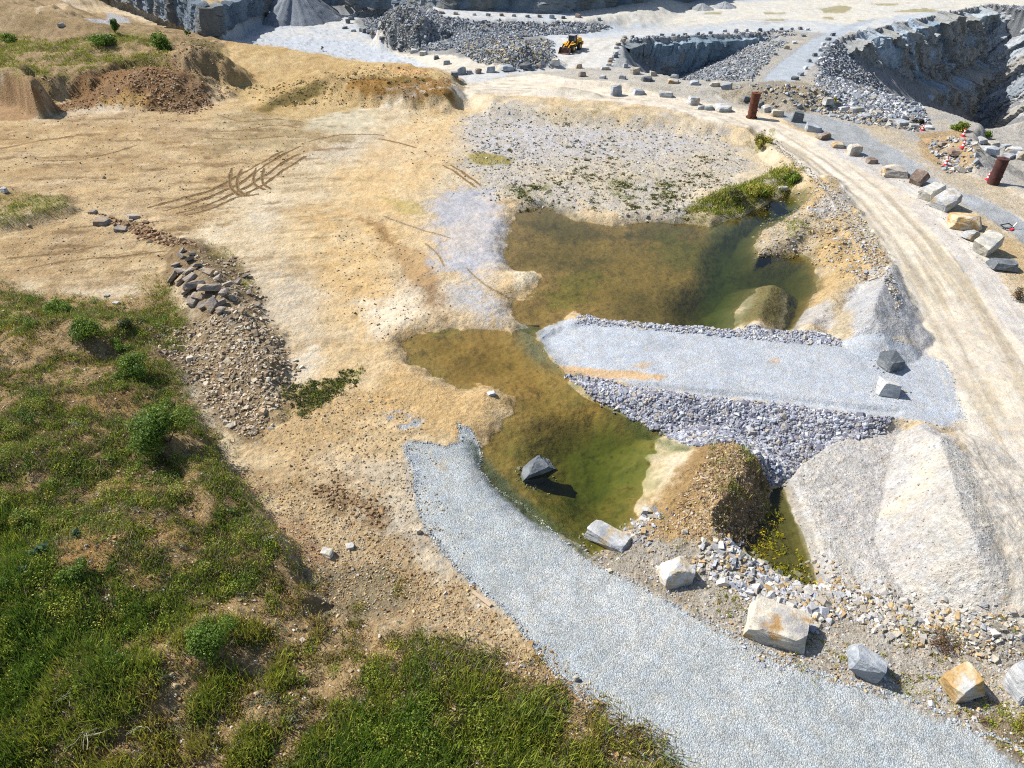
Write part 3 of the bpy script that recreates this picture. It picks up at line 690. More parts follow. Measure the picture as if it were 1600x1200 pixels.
# ------------------------------------------------------------------ materials
def new_mat(name):
    m = bpy.data.materials.new(name); m.use_nodes = True
    nt = m.node_tree
    b = nt.nodes["Principled BSDF"]
    return m, nt, b
class NT:
    def __init__(s, nt): s.nt = nt; s.n = nt.nodes; s.l = nt.links
    def node(s, t, **k):
        n = s.n.new(t)
        for a, v in k.items(): setattr(n, a, v)
        return n
    def put(s, sock, v):
        if hasattr(v, "is_linked") or hasattr(v, "links"): s.l.new(v, sock)
        else: sock.default_value = v
    def math(s, op, a, b=0.0, clamp=False):
        n = s.node("ShaderNodeMath", operation=op); n.use_clamp = clamp
        s.put(n.inputs[0], a); s.put(n.inputs[1], b)
        return n.outputs[0]
    def noise(s, vec, scale, detail=4, rough=.55):
        n = s.node("ShaderNodeTexNoise"); s.l.new(vec, n.inputs["Vector"])
        n.inputs["Scale"].default_value = scale; n.inputs["Detail"].default_value = detail; n.inputs["Roughness"].default_value = rough
        return n.outputs["Fac"]
    def voro(s, vec, scale, feat='F1', out="Distance", rnd=1.0):
        n = s.node("ShaderNodeTexVoronoi", feature=feat); s.l.new(vec, n.inputs["Vector"])
        n.inputs["Scale"].default_value = scale; n.inputs["Randomness"].default_value = rnd
        return n.outputs[out]
    def ramp(s, fac, lo, hi, a=0.0, b=1.0):
        n = s.node("ShaderNodeMapRange"); s.put(n.inputs[0], fac)
        n.inputs[1].default_value = lo; n.inputs[2].default_value = hi; n.inputs[3].default_value = a; n.inputs[4].default_value = b
        return n.outputs[0]
    def mix(s, fac, a, b, blend='MIX'):
        n = s.node("ShaderNodeMix", data_type='RGBA', blend_type=blend)
        s.put(n.inputs[0], fac)
        for i, v in ((6, a), (7, b)):
            if isinstance(v, tuple): n.inputs[i].default_value = (*v[:3], 1)
            else: s.l.new(v, n.inputs[i])
        return n.outputs[2]
    def scale(s, col, f):
        n = s.node("ShaderNodeVectorMath", operation='SCALE'); s.l.new(col, n.inputs[0]); s.put(n.inputs[3], f)
        return n.outputs[0]

def ground_material():
    m, nt, b = new_mat("ground_soil_and_stone")
    k = NT(nt)
    pos = k.node("ShaderNodeNewGeometry").outputs["Position"]
    col = k.node("ShaderNodeAttribute", attribute_name="Col").outputs["Color"]
    ta = k.node("ShaderNodeAttribute", attribute_name="Tex")
    sep = k.node("ShaderNodeSeparateColor"); k.l.new(ta.outputs["Color"], sep.inputs[0])
    wg, wd, wl = sep.outputs[0], sep.outputs[1], sep.outputs[2]
    # gravel: every stone its own shade
    sepv = k.node("ShaderNodeSeparateColor"); k.l.new(k.voro(pos, 21.0, out="Color"), sepv.inputs[0])
    gv = k.ramp(sepv.outputs[0], 0, 1, .58, 1.36)
    gd = k.ramp(k.voro(pos, 21.0), .25, .75, 1.08, .62)
    gr = k.math('MULTIPLY', gv, gd)
    gr = k.math('ADD', 1.0, k.math('MULTIPLY', k.math('SUBTRACT', gr, 1.0), wg))
    # crumbly dirt: fine grain, dark clods, pale crumbs
    na = k.noise(pos, 5.0, 7, .68)
    dd = k.ramp(na, .28, .72, .62, 1.34)
    seps = k.node("ShaderNodeSeparateColor"); k.l.new(k.voro(pos, 3.2, out="Color"), seps.inputs[0])
    vd = k.voro(pos, 3.2)
    rad = k.ramp(seps.outputs[0], .55, 1.0, 0.0, .32)
    spot = k.math('LESS_THAN', vd, rad)
    spot = k.math('MULTIPLY', spot, k.ramp(k.noise(pos, .5, 3), .42, .62))
    dd = k.math('MULTIPLY', dd, k.math('SUBTRACT', 1.0, k.math('MULTIPLY', spot, .42)))
    dd = k.math('ADD', 1.0, k.math('MULTIPLY', k.math('SUBTRACT', dd, 1.0), k.ramp(wd, 0, 1, .35, 1.0)))
    # litter under the grass
    nl = k.ramp(k.noise(pos, 9.0, 5, .7), .3, .7, .55, 1.4)
    ll = k.math('ADD', 1.0, k.math('MULTIPLY', k.math('SUBTRACT', nl, 1.0), wl))
    broad = k.ramp(k.noise(pos, .9, 6, .6), .3, .7, .88, 1.12)
    f = k.math('MULTIPLY', k.math('MULTIPLY', gr, dd), k.math('MULTIPLY', ll, broad))
    hue = k.mix(k.ramp(k.noise(pos, 1.7, 4), .35, .65), (1.04, 1.0, .95), (.97, 1.0, 1.05))
    c = k.mix(1.0, k.scale(col, f), hue, 'MULTIPLY')
    k.l.new(c, b.inputs["Base Color"])
    b.inputs["Roughness"].default_value = .95
    b.inputs["Specular IOR Level"].default_value = .15
    h1 = k.math('MULTIPLY', k.voro(pos, 21.0, 'F1'), k.math('MULTIPLY', wg, -.04))
    h2 = k.math('MULTIPLY', na, k.ramp(wd, 0, 1, .04, .30))
    h3 = k.math('MULTIPLY', spot, .05)
    bump = k.node("ShaderNodeBump"); bump.inputs["Strength"].default_value = .9; bump.inputs["Distance"].default_value = 1.0
    k.l.new(k.math('ADD', k.math('ADD', h1, h2), h3), bump.inputs["Height"])
    k.l.new(bump.outputs[0], b.inputs["Normal"])
    return m
M_GROUND = ground_material()

def attr_mat(name, rough=.9, spec=.2, trans=0.0, bumpy=0.0, scale=6.0, contrast=.25, sub=None):
    """colour from the mesh's own Col attribute, broken up by object-space noise"""
    m, nt, b = new_mat(name); k = NT(nt)
    col = k.node("ShaderNodeAttribute", attribute_name="Col").outputs["Color"]
    pos = k.node("ShaderNodeNewGeometry").outputs["Position"]
    nz = k.noise(pos, scale, 5, .65)
    c = k.scale(col, k.ramp(nz, .3, .7, 1 - contrast, 1 + contrast))
    k.l.new(c, b.inputs["Base Color"])
    b.inputs["Roughness"].default_value = rough
    b.inputs["Specular IOR Level"].default_value = spec
    if trans:
        tr = k.node("ShaderNodeBsdfTranslucent"); k.l.new(c, tr.inputs[0])
        mx = k.node("ShaderNodeMixShader"); mx.inputs[0].default_value = trans
        k.l.new(b.outputs[0], mx.inputs[1]); k.l.new(tr.outputs[0], mx.inputs[2])
        k.l.new(mx.outputs[0], nt.nodes["Material Output"].inputs[0])
    if bumpy:
        bp = k.node("ShaderNodeBump"); bp.inputs["Strength"].default_value = .8; bp.inputs["Distance"].default_value = bumpy
        k.l.new(nz, bp.inputs["Height"]); k.l.new(bp.outputs[0], b.inputs["Normal"])
    return m
M_STONES = attr_mat("loose_stone", .9, .2, 0, .05, 7.0, .2)
M_LEAF = attr_mat("leaf_green", .6, .25, .3, 0, 3.0, .15)
M_STRAW = attr_mat("dry_straw", .9, .1, .1, 0, 3.0, .15)
M_BARK = attr_mat("bark", .9, .1, 0, .02, 14.0, .3)
M_CLIFF = attr_mat("quarry_rock", .9, .2, 0, .25, 1.6, .22)

def plain(name, col, rough=.6, metal=0.0, spec=.4, worn=None, scale=4.0, lo=.45, hi=.62):
    m, nt, b = new_mat(name); k = NT(nt)
    tc = k.node("ShaderNodeTexCoord").outputs["Object"]
    nz = k.noise(tc, scale, 6, .65)
    if worn is not None:
        c = k.mix(k.ramp(nz, lo, hi), col, worn)
    else:
        c = k.mix(k.ramp(nz, .3, .7), tuple(x * .88 for x in col), tuple(min(1, x * 1.1) for x in col))
    k.l.new(c, b.inputs["Base Color"])
    b.inputs["Roughness"].default_value = rough; b.inputs["Metallic"].default_value = metal
    b.inputs["Specular IOR Level"].default_value = spec
    return m

def rock_material(name, base, second, amt=.5, stain=None):
    m, nt, b = new_mat(name); k = NT(nt)
    tc = k.node("ShaderNodeTexCoord").outputs["Object"]
    oi = k.node("ShaderNodeObjectInfo").outputs["Random"]
    off = k.node("ShaderNodeVectorMath", operation='ADD'); k.l.new(tc, off.inputs[0])
    cmb = k.node("ShaderNodeCombineXYZ"); k.l.new(k.math('MULTIPLY', oi, 37.0), cmb.inputs[0]); k.l.new(k.math('MULTIPLY', oi, 91.0), cmb.inputs[1])
    k.l.new(cmb.outputs[0], off.inputs[1]); v = off.outputs[0]
    n1 = k.noise(v, 1.3, 5, .6)
    c = k.mix(k.ramp(n1, .62 - .35 * amt, .72 - .3 * amt), base, second)
    if stain is not None:
        c = k.mix(k.ramp(k.noise(v, .9, 4, .6), .52, .62), c, stain)
    mp = k.node("ShaderNodeMapping"); k.l.new(v, mp.inputs[0]); mp.inputs["Rotation"].default_value = (.5, .3, .8); mp.inputs["Scale"].default_value = (.7, .7, 7.0)
    n2 = k.noise(mp.outputs[0], 1.6, 5, .6)
    n3 = k.noise(v, 9.0, 5, .7)
    f = k.math('MULTIPLY', k.ramp(n2, .35, .65, .8, 1.14), k.ramp(n3, .3, .7, .84, 1.16))
    f = k.math('MULTIPLY', f, k.ramp(oi, 0, 1, .85, 1.12))
    k.l.new(k.scale(c, f), b.inputs["Base Color"])
    b.inputs["Roughness"].default_value = .88; b.inputs["Specular IOR Level"].default_value = .25
    bp = k.node("ShaderNodeBump"); bp.inputs["Strength"].default_value = .7; bp.inputs["Distance"].default_value = .07
    k.l.new(k.math('ADD', n2, n3), bp.inputs["Height"]); k.l.new(bp.outputs[0], b.inputs["Normal"])
    return m
ROCK = dict(
    grey=rock_material("rock_grey", A(172, 178, 184), A(206, 208, 208), .45),
    pale=rock_material("rock_pale", A(222, 222, 220), A(186, 190, 194), .4, A(206, 190, 160)),
    tan=rock_material("rock_tan", A(222, 212, 192), A(190, 186, 180), .45, A(200, 160, 104)),
    dark=rock_material("rock_dark", A(116, 122, 126), A(150, 154, 156), .45),
    brown=rock_material("rock_brown", A(150, 128, 112), A(184, 168, 152), .45),
    orange=rock_material("rock_orange", A(208, 170, 112), A(226, 206, 170), .5, A(214, 212, 206)),
    yellow=rock_material("rock_buff", A(224, 217, 200), A(196, 194, 188), .5),
    slate=rock_material("rock_slate", A(188, 174, 158), A(150, 142, 136), .45, A(200, 172, 134)))

def water_material(name, absorb, dens, tint):
    m, nt, b = new_mat(name); k = NT(nt)
    nt.nodes.remove(b)
    out = nt.nodes["Material Output"]
    tr = k.node("ShaderNodeBsdfTransparent"); tr.inputs[0].default_value = (*tint, 1)
    gl = k.node("ShaderNodeBsdfGlossy"); gl.inputs["Roughness"].default_value = .06
    fr = k.node("ShaderNodeFresnel"); fr.inputs[0].default_value = 1.33
    pos = k.node("ShaderNodeNewGeometry").outputs["Position"]
    bp = k.node("ShaderNodeBump"); bp.inputs["Strength"].default_value = .25; bp.inputs["Distance"].default_value = .02
    k.l.new(k.noise(pos, 3.0, 3), bp.inputs["Height"])
    k.l.new(bp.outputs[0], gl.inputs["Normal"]); k.l.new(bp.outputs[0], fr.inputs["Normal"])
    mx = k.node("ShaderNodeMixShader"); k.l.new(fr.outputs[0], mx.inputs[0]); k.l.new(tr.outputs[0], mx.inputs[1]); k.l.new(gl.outputs[0], mx.inputs[2])
    k.l.new(mx.outputs[0], out.inputs["Surface"])
    va = k.node("ShaderNodeVolumeAbsorption"); va.inputs[0].default_value = (*absorb, 1); va.inputs[1].default_value = dens
    k.l.new(va.outputs[0], out.inputs["Volume"])
    return m
M_WATER = water_material("pond_water", (.60, .68, .36), .62, (.90, .91, .78))

# ------------------------------------------------------------------ ids
NUM = ["first", "second", "third", "fourth", "fifth", "sixth", "seventh", "eighth", "ninth", "tenth", "eleventh", "twelfth", "thirteenth", "fourteenth",
       "fifteenth", "sixteenth", "seventeenth", "eighteenth", "nineteenth", "twentieth"]
def tag(o, label=None, cat=None, group=None, kind=None):
    if label: o["label"] = label
    if cat: o["category"] = cat
    if group: o["group"] = group
    if kind: o["kind"] = kind
    return o
def empty(name, loc, rz=0.0):
    o = bpy.data.objects.new(name, None); o.empty_display_size = .3
    COL.objects.link(o); o.location = loc; o.rotation_euler = (0, 0, rz)
    return o

# ------------------------------------------------------------------ cut the terrain sheet into its pieces
def facemask(pts, warp=0.0):
    w = cast(pts)[:, :2]
    s = sdf(x_, y_, w, 4.0) + warp * n8
    v = s < 0
    return v[QUADS].sum(1) >= 2
PIECE = np.zeros(len(QUADS), np.int32)
names = ["ground"]
def piece(mask, name):
    names.append(name); PIECE[mask] = len(names) - 1
piece((tHILL > .5)[QUADS].sum(1) >= 2, "hillside")
piece(((tROAD > .5) & (tGREY < .5))[QUADS].sum(1) >= 2, "haul_road")
piece((tGREY > .5)[QUADS].sum(1) >= 2, "gravel_road")
piece((tPATH > .5)[QUADS].sum(1) >= 2, "gravel_path")
piece((tCAUSE > .5)[QUADS].sum(1) >= 2, "causeway")
piece((tRUB > .5)[QUADS].sum(1) >= 2, "rubble_bank")
piece((tSTRIP > .5)[QUADS].sum(1) >= 2, "stony_verge")
piece((np.maximum(D1, D2) > .3)[QUADS].sum(1) >= 3, "quarry_pit")
piece((tPILE > .5)[QUADS].sum(1) >= 2, "stone_pile")
piece(facemask([(1322,468),(1352,438),(1390,408),(1412,428),(1436,490),(1424,530),(1370,540),(1330,528)], .2), "small_stone_pile")
piece(facemask([(1040,825),(1075,755),(1108,698),(1132,684),(1160,700),(1200,745),(1206,790),(1160,852),(1090,852)], .2), "dirt_mound")
THINGS = {"stone_pile": ("large pale pile of crushed stone with a sharp crest beside the haul road", "stone pile"),
          "small_stone_pile": ("grey crushed stone pile between the far pond and the haul road", "stone pile"),
          "dirt_mound": ("tan clay mound with dead weeds between the pond and the narrow pool", "dirt mound")}
CT = np.hstack([C, np.ones((N, 1), np.float32)]).astype(np.float32)
remap = np.full(N, -1, np.int64)
_g = V.reshape(NR, NC, 3).astype(np.float64)
_nn = np.cross(np.gradient(_g, axis=1), np.gradient(_g, axis=0)).reshape(-1, 3)
_nn *= np.sign(_nn[:, 2:3] + 1e-12); _nn /= np.linalg.norm(_nn, axis=1)[:, None] + 1e-12
for i, nm in enumerate(names):
    f = QUADS[PIECE == i]
    if not len(f): continue
    idx = np.unique(f)
    remap[idx] = np.arange(len(idx))
    pname = {"stone_pile": "stone_pile", "small_stone_pile": "stone_pile"}.get(nm, nm)
    me = mesh_np(pname, V[idx], remap[f], M_GROUND, True)
    me.normals_split_custom_set_from_vertices(_nn[idx].tolist())
    vcol(me, "Col", CT[idx]); vcol(me, "Tex", T[idx])
    o = new_obj(pname, me)
    if nm in THINGS: tag(o, *THINGS[nm])
    else: o["kind"] = "structure"

# ------------------------------------------------------------------ water
def sheet(name, pts, z, mat, grow=1.0):
    p = poly(pts, z) if not isinstance(pts, np.ndarray) else pts
    c = p.mean(0)
    # fan of triangles kept inside a slightly grown outline; the banks cut the real shore line
    import mathutils.geometry as mg
    t = np.gradient(np.vstack([p[-1], p, p[0]]), axis=0)[1:-1]
    n = np.stack([t[:, 1], -t[:, 0]], 1); n /= np.linalg.norm(n, axis=1)[:, None] + 1e-9
    area = 0.5 * np.sum(p[:, 0] * np.roll(p[:, 1], -1) - np.roll(p[:, 0], -1) * p[:, 1])
    q = p + n * grow * (1 if area > 0 else -1)
    tri = mg.tessellate_polygon([[Vector((a[0], a[1], 0)) for a in q]])
    v = np.hstack([q, np.full((len(q), 1), z)])
    f = np.array(tri)
    # upward facing
    a, b, c_ = v[f[:, 0]], v[f[:, 1]], v[f[:, 2]]
    up = np.cross(b - a, c_ - a)[:, 2] > 0
    f[~up] = f[~up][:, ::-1]
    me = mesh_np(name, v, f, mat)
    o = new_obj(name, me); o["kind"] = "structure"
    return o
for PP, dz_ in ((POND_A, 0), (POND_B, -.006), (POND_C, 0)):
    sheet("pond_water", PP, WATER + dz_, M_WATER, .45)

# ------------------------------------------------------------------ stones, rocks
rng = np.random.default_rng(7)
PU, PV = proj(V[:, 0], V[:, 1], V[:, 2])
SEEN = (PU > -70) & (PU < 1670) & (PV > -25) & (PV < 1265)
SEEN &= (np.arange(N) % NC < NC - 1) & (np.arange(N) < N - NC)
def scatter(w, n):
    w = (np.asarray(w, np.float64) * SEEN)
    cdf = np.cumsum(w); 
    i = np.searchsorted(cdf, rng.random(n) * cdf[-1]); i = np.clip(i, 0, N - NC - 2)
    a = rng.random(n)[:, None]; b_ = rng.random(n)[:, None]
    p = V[i] + a * (V[i + 1] - V[i]) + b_ * (V[i + NC] - V[i])
    return i, p
def rand_rot(n):
    q = rng.normal(size=(n, 4)); q /= np.linalg.norm(q, axis=1)[:, None]
    w, x, y, z = q.T
    return np.stack([np.stack([1 - 2 * (y * y + z * z), 2 * (x * y - z * w), 2 * (x * z + y * w)], -1),
                     np.stack([2 * (x * y + z * w), 1 - 2 * (x * x + z * z), 2 * (y * z - x * w)], -1),
                     np.stack([2 * (x * z - y * w), 2 * (y * z + x * w), 1 - 2 * (x * x + y * y)], -1)], -2)
def ico(sub):
    t = (1 + 5 ** .5) / 2
    v = [(-1, t, 0), (1, t, 0), (-1, -t, 0), (1, -t, 0), (0, -1, t), (0, 1, t), (0, -1, -t), (0, 1, -t), (t, 0, -1), (t, 0, 1), (-t, 0, -1), (-t, 0, 1)]
    f = [(0, 11, 5), (0, 5, 1), (0, 1, 7), (0, 7, 10), (0, 10, 11), (1, 5, 9), (5, 11, 4), (11, 10, 2), (10, 7, 6), (7, 1, 8), (3, 9, 4), (3, 4, 2), (3, 2, 6), (3, 6, 8), (3, 8, 9), (4, 9, 5), (2, 4, 11), (6, 2, 10), (8, 6, 7), (9, 8, 1)]
    v = [np.array(a) / np.linalg.norm(a) for a in v]
    for _ in range(sub):
        c = {}; nf = []
        def mid(a, b):
            k = (min(a, b), max(a, b))
            if k not in c:
                m = v[a] + v[b]; v.append(m / np.linalg.norm(m)); c[k] = len(v) - 1
            return c[k]
        for a, b, d in f:
            ab, bd, da = mid(a, b), mid(b, d), mid(d, a)
            nf += [(a, ab, da), (b, bd, ab), (d, da, bd), (ab, bd, da)]
        f = nf
    return np.array(v), np.array(f)
ICO = {s: ico(s) for s in (0, 1, 2, 3, 4)}
import bmesh
def rock_shape(seed, sub=3, cuts=9, boxy=3.5, noise=.03, keep=.62):
    """a split block: hull of jittered corners, worn edges, faint unevenness"""
    r = np.random.default_rng(seed)
    pts = []
    for sx in (-1, 1):
        for sy in (-1, 1):
            for sz in (-1, 1):
                q = np.array([sx, sy, sz], float) * r.uniform(keep, 1.0, 3)
                if sz > 0: q[:2] *= r.uniform(.72, 1.0, 2)
                if sz > 0 and r.random() < .4: q[2] *= r.uniform(.25, .8)
                pts.append(q)
    for _ in range(cuts - 4):
        q = r.uniform(-.85, .85, 3); ax = r.integers(0, 3); q[ax] = r.choice([-1, 1]) * r.uniform(.85, 1.1)
        pts.append(q)
    bm = bmesh.new()
    vs = [bm.verts.new(q) for q in pts]
    g = bmesh.ops.convex_hull(bm, input=vs)
    bmesh.ops.delete(bm, geom=[e for e in g['geom_interior'] if isinstance(e, bmesh.types.BMVert)], context='VERTS')
    # chips knocked off corners and edges
    for _ in range(0 if sub == 0 else 3 + sub):
        n = Vector(r.normal(size=3)); n.normalize()
        ds = [q.co.dot(n) for q in bm.verts]
        d = max(ds) * r.uniform(.80, .95)
        geo = bm.verts[:] + bm.edges[:] + bm.faces[:]
        g = bmesh.ops.bisect_plane(bm, geom=geo, plane_co=n * d, plane_no=n, clear_outer=True)
        ed = [e for e in g['geom_cut'] if isinstance(e, bmesh.types.BMEdge)]
        if ed: bmesh.ops.contextual_create(bm, geom=ed)
    bmesh.ops.dissolve_limit(bm, angle_limit=.10, verts=bm.verts[:], edges=bm.edges[:])
    if sub >= 2:
        bmesh.ops.bevel(bm, geom=bm.edges[:], offset=.035, segments=1, affect='EDGES', clamp_overlap=True)
    bmesh.ops.triangulate(bm, faces=bm.faces[:])
    if sub >= 3:
        bmesh.ops.subdivide_edges(bm, edges=bm.edges[:], cuts=2 if sub == 3 else 4, use_grid_fill=True)
        bmesh.ops.triangulate(bm, faces=bm.faces[:])
    bm.verts.ensure_lookup_table(); bm.verts.index_update()
    v = np.array([q.co[:] for q in bm.verts]); f = np.array([[q.index for q in fc.verts] for fc in bm.faces])
    bm.free()
    if sub >= 3:
        for o, am in ((2.2, .05), (5.0, .03), (11.0, .016)):
            k = r.normal(size=(5, 3)) * o; ph = r.uniform(0, 6.28, 5)
            d = sum(np.sin(v @ k[t] + ph[t]) for t in range(5)) / 2.2
            v = v * (1 + am * (np.abs(d) - .5))[:, None]
    v = v / np.abs(v).max(0)
    return v, f
ROUND = []
TEMPL = [rock_shape(900 + i, 0, 5, keep=.6) for i in range(12)]
ROUND = [rock_shape(950 + i, 0, 14, keep=.5) for i in range(12)]
def stones(name, w, n, size, colors, flat=.75, sink=.2, size_by_depth=0.0, lift=0.0, mat=None, templ=TEMPL, kind="stuff", label=None, cat=None):
    i, p = scatter(w, n)
    s = np.exp(rng.normal(0, .35, n)) * size
    if size_by_depth:
        s *= 1 + size_by_depth * (depth_of(p[:, 0], p[:, 1], p[:, 2]) / 60.0 - .6)
    R = rand_rot(n)
    cols = np.array(colors, np.float32)
    cc = cols[rng.integers(0, len(cols), n)] * rng.uniform(.75, 1.2, (n, 1))
    vs, fs, cs = [], [], []; base = 0
    tid = rng.integers(0, len(templ), n)
    for t, (tv, tf) in enumerate(templ):
        m = np.where(tid == t)[0]
        if not len(m): continue
        sc = s[m][:, None] * np.stack([rng.uniform(.8, 1.3, len(m)), rng.uniform(.6, 1.0, len(m)), rng.uniform(.45, .8, len(m))], 1) * .5
        q = tv[None] * sc[:, None, :]
        q = np.einsum('nij,nkj->nki', R[m], q)
        q[..., 2] *= flat
        q = q + p[m][:, None, :] + np.array([0, 0, 1.0]) * (s[m] * (.3 - sink) + lift)[:, None, None]
        k = len(tv)
        fs.append((tf[None] + (base + np.arange(len(m)) * k)[:, None, None]).reshape(-1, 3))
        vs.append(q.reshape(-1, 3)); cs.append(np.repeat(cc[m], k, 0)); base += len(m) * k
    me = mesh_np(name, np.vstack(vs), np.vstack(fs), mat or M_STONES)
    vcol(me, "Col", np.clip(np.vstack(cs), 0, .85))
    o = new_obj(name, me)
    tag(o, label, cat, None, kind)
    return o
def zmask(pts, soft=.4, warp=.5, margin=8.0):
    w = cast(pts)[:, :2]
    s = sdf(x_, y_, w, margin) + warp * (.6 * n2 + .5 * n8)
    return smooth(.5 - s / (2 * soft))

GREYS = [A(186, 190, 202), A(204, 206, 212), A(166, 170, 184), A(214, 214, 214), A(176, 176, 182), A(196, 186, 172)]
BEIGES = [A(206, 196, 176), A(220, 214, 204), A(186, 176, 160), A(196, 196, 196), A(206, 176, 130)]
BROWNS = [A(200, 180, 150), A(176, 154, 126), A(216, 200, 172), A(156, 138, 118), A(190, 166, 134)]
FARG = [A(172, 178, 184), A(142, 149, 157), A(198, 200, 202), A(118, 126, 134), A(170, 164, 152)]
stones("coarse_rubble", tRUB, 15000, .155, GREYS + [A(150,150,164), A(134,134,148)], .85, .2, templ=ROUND, label="coarse grey crushed rock tipped down the causeway bank into the pond", cat="rubble")
stones("bank_rubble", zmask([(900,494),(1000,503),(1150,514),(1310,526),(1312,540),(1150,526),(1000,512),(905,504)], .2, .2), 2400, .165, GREYS, .85, .25, templ=ROUND, label="narrow row of coarse grey rubble along the far edge of the causeway", cat="rubble")
stones("pale_rubble", zmask([(1085,860),(1150,855),(1210,895),(1280,925),(1310,960),(1250,985),(1150,920),(1090,890)], .4, .4), 1000, .22, BEIGES + GREYS[:2], .8, .2, label="pale fist sized stones scattered below the clay mound", cat="rubble")
stones("foot_stones", zmask([(1290,915),(1380,960),(1480,985),(1580,965),(1600,1000),(1500,1020),(1400,985),(1300,950)], .5, .6) + .25 * zmask([(1240,900),(1270,860),(1300,900),(1400,930),(1480,960),(1560,950),(1560,980),(1400,990),(1280,940)], .5), 1300, .17, BEIGES, .8, .2, label="small pale stones along the foot of the big stone pile", cat="rubble")
stones("verge_pebbles", tSTRIP, 2600, .075, BEIGES + BROWNS[:2], .8, .15, label="pebbles strewn over the beige verge under the boulders", cat="pebbles")
stones("pile_grit", tPILE, 1500, .06, [A(226,220,208), A(206,202,196), A(190,186,180)], .8, .25, label="angular grit on the slopes of the big stone pile", cat="grit")
stones("pond_shore_stones", zmask([(1005,800),(980,815),(970,850),(1000,850),(1040,800),(1030,790)], .3, .3), 90, .2, BEIGES + GREYS[:2], .8, .2, label="a few pale stones at the pond shore beside the clay mound", cat="stones")
stones("clay_crumbs", zmask([(1040,825),(1075,755),(1108,698),(1132,684),(1160,700),(1200,745),(1200,800),(1160,852),(1090,852)], .3), 2600, .085, [A(206, 178, 130), A(170, 140, 104), A(146, 118, 92), A(226, 204, 164), A(206, 190, 170)], .8, .2, label="crumbling clods on the clay mound", cat="clods")
stones("scree", zmask([(230,500),(300,500),(380,480),(440,540),(445,600),(400,680),(340,650),(310,610),(250,540)], .8, 1) + .5 * zmask([(300,390),(370,400),(430,500),(440,560),(380,560),(340,470)], .5, .6), 2600, .19, BROWNS + [A(222,208,184)], .7, .25, label="brown scree of broken slabs below the rock heap", cat="scree")
stones("dirt_clods", zmask([(380,750),(460,760),(560,800),(650,890),(740,930),(850,1030),(930,1100),(890,1085),(760,1010),(640,950),(520,930),(450,870)], .6, .8), 3800, .07, [A(206, 174, 122), A(184, 150, 104), A(160, 126, 88), A(220, 196, 154), A(200, 190, 174)], .8, .2, label="earth clods and pebbles along the foot of the grassy hillside", cat="clods")
stones("dark_clods", zmask([(485,765),(540,752),(598,800),(590,815),(525,790)], .4, .4), 260, .13, [A(166, 136, 98), A(186, 156, 116), A(146, 118, 84)], .8, .2, label="dark turned earth clods beside the gravel path", cat="clods")
stones("yard_pebbles", (zmask([(430,620),(560,590),(640,640),(660,760),(700,860),(640,850),(560,780),(440,740)], 1, 1) + .6 * zmask([(640,170),(720,160),(760,240),(700,300),(640,260)], 1, 1) + .5 * zmask([(520,340),(660,380),(700,500),(600,520),(500,480)], 1, 1) + .35 * zmask([(20,150),(400,170),(520,240),(350,330),(280,420),(0,420)], 1, 1)), 3400, .075, BROWNS + [A(140, 116, 84), A(206, 186, 150)], .75, .2, .8, label="small dark pebbles and clods strewn over the sandy yard", cat="pebbles")
stones("flat_pebbles", zmask([(728,190),(765,160),(900,180),(1040,190),(1120,210),(1170,245),(1140,290),(1060,330),(960,340),(860,320),(800,330),(740,300)], .8, 1), 3000, .12, [A(170, 166, 152), A(216, 216, 214), A(146, 140, 118), A(196, 190, 182)], .75, .2, .3, label="pebbles on the grey flat behind the far pond", cat="pebbles")
stones("berm_rubble", zmask([(1200,300),(1260,288),(1300,275),(1345,330),(1395,410),(1370,440),(1300,420),(1255,398),(1180,405),(1178,370)], .4, .5), 1500, .15, BEIGES + [A(216, 184, 130)], .75, .2, label="stony rubble on the berm along the far pond", cat="rubble")
stones("hillside_pebbles", zmask(HILL, .5, .5, 20) * (1 - G), 2600, .09, [A(216, 190, 146), A(176, 140, 96), A(226, 214, 196)], .7, .2, label="pebbles in the bare patches of the grassy hillside", cat="pebbles")
stones("scarp_rubble", zmask([(200,120),(260,110),(330,150),(345,165),(290,178),(220,160)], .6, 1) + .7 * zmask([(130,330),(230,350),(300,380),(260,385),(170,350)], .6, .8), 650, .26, [A(170,132,96), A(190,156,120), A(150,116,84), A(206,180,146)], .75, .25, label="brown rubble tumbled down the scarp at the upper left", cat="rubble")
stones("scarp_clods", zmask([(60,170),(64,120),(120,118),(200,100),(265,70),(330,62),(355,110),(370,150),(300,180),(200,165),(110,172)], .8, 1) + .4 * zmask([(400,165),(440,130),(560,100),(700,118),(716,136),(690,150),(560,168)], .6, .8), 3200, .15, [A(196,160,118), A(160,126,90), A(214,186,146), A(140,108,78)], .75, .2, label="earth clods over the brown scarps and the tan mound", cat="clods")
stones("far_rubble", zmask([(568,28),(582,6),(620,-14),(660,-6),(690,29),(760,34),(860,36),(960,38),(930,47),(850,54),(760,61),(690,78),(650,78),(605,64),(575,50)], .5, .5), 20000, .33, FARG, .9, .2, label="grey blasted rock heaped on the far quarry bench", cat="rubble")
stones("loader_rubble", zmask([(690,66),(800,60),(860,64),(864,95),(800,106),(740,92)], .6, 1), 7000, .28, FARG + [A(206, 188, 150)], .9, .2, label="lower heap of broken rock beside the wheel loader", cat="rubble")
stones("ramp_rubble", zmask([(1230,64),(1195,97),(1175,126),(1060,123),(1045,112),(1100,96),(1160,74)], .5, .8) , 4000, .26, FARG, .9, .2, label="rock spoil on the slope left of the pit ramp", cat="rubble")
stones("pit_rubble", zmask([(1285,72),(1312,62),(1335,90),(1390,140),(1446,192),(1385,184),(1310,160),(1275,135)], .5, .8), 10000, .30, FARG + [A(226, 226, 230)], .9, .2, label="white and grey rock spoil sliding into the deep pit right of the ramp", cat="rubble")
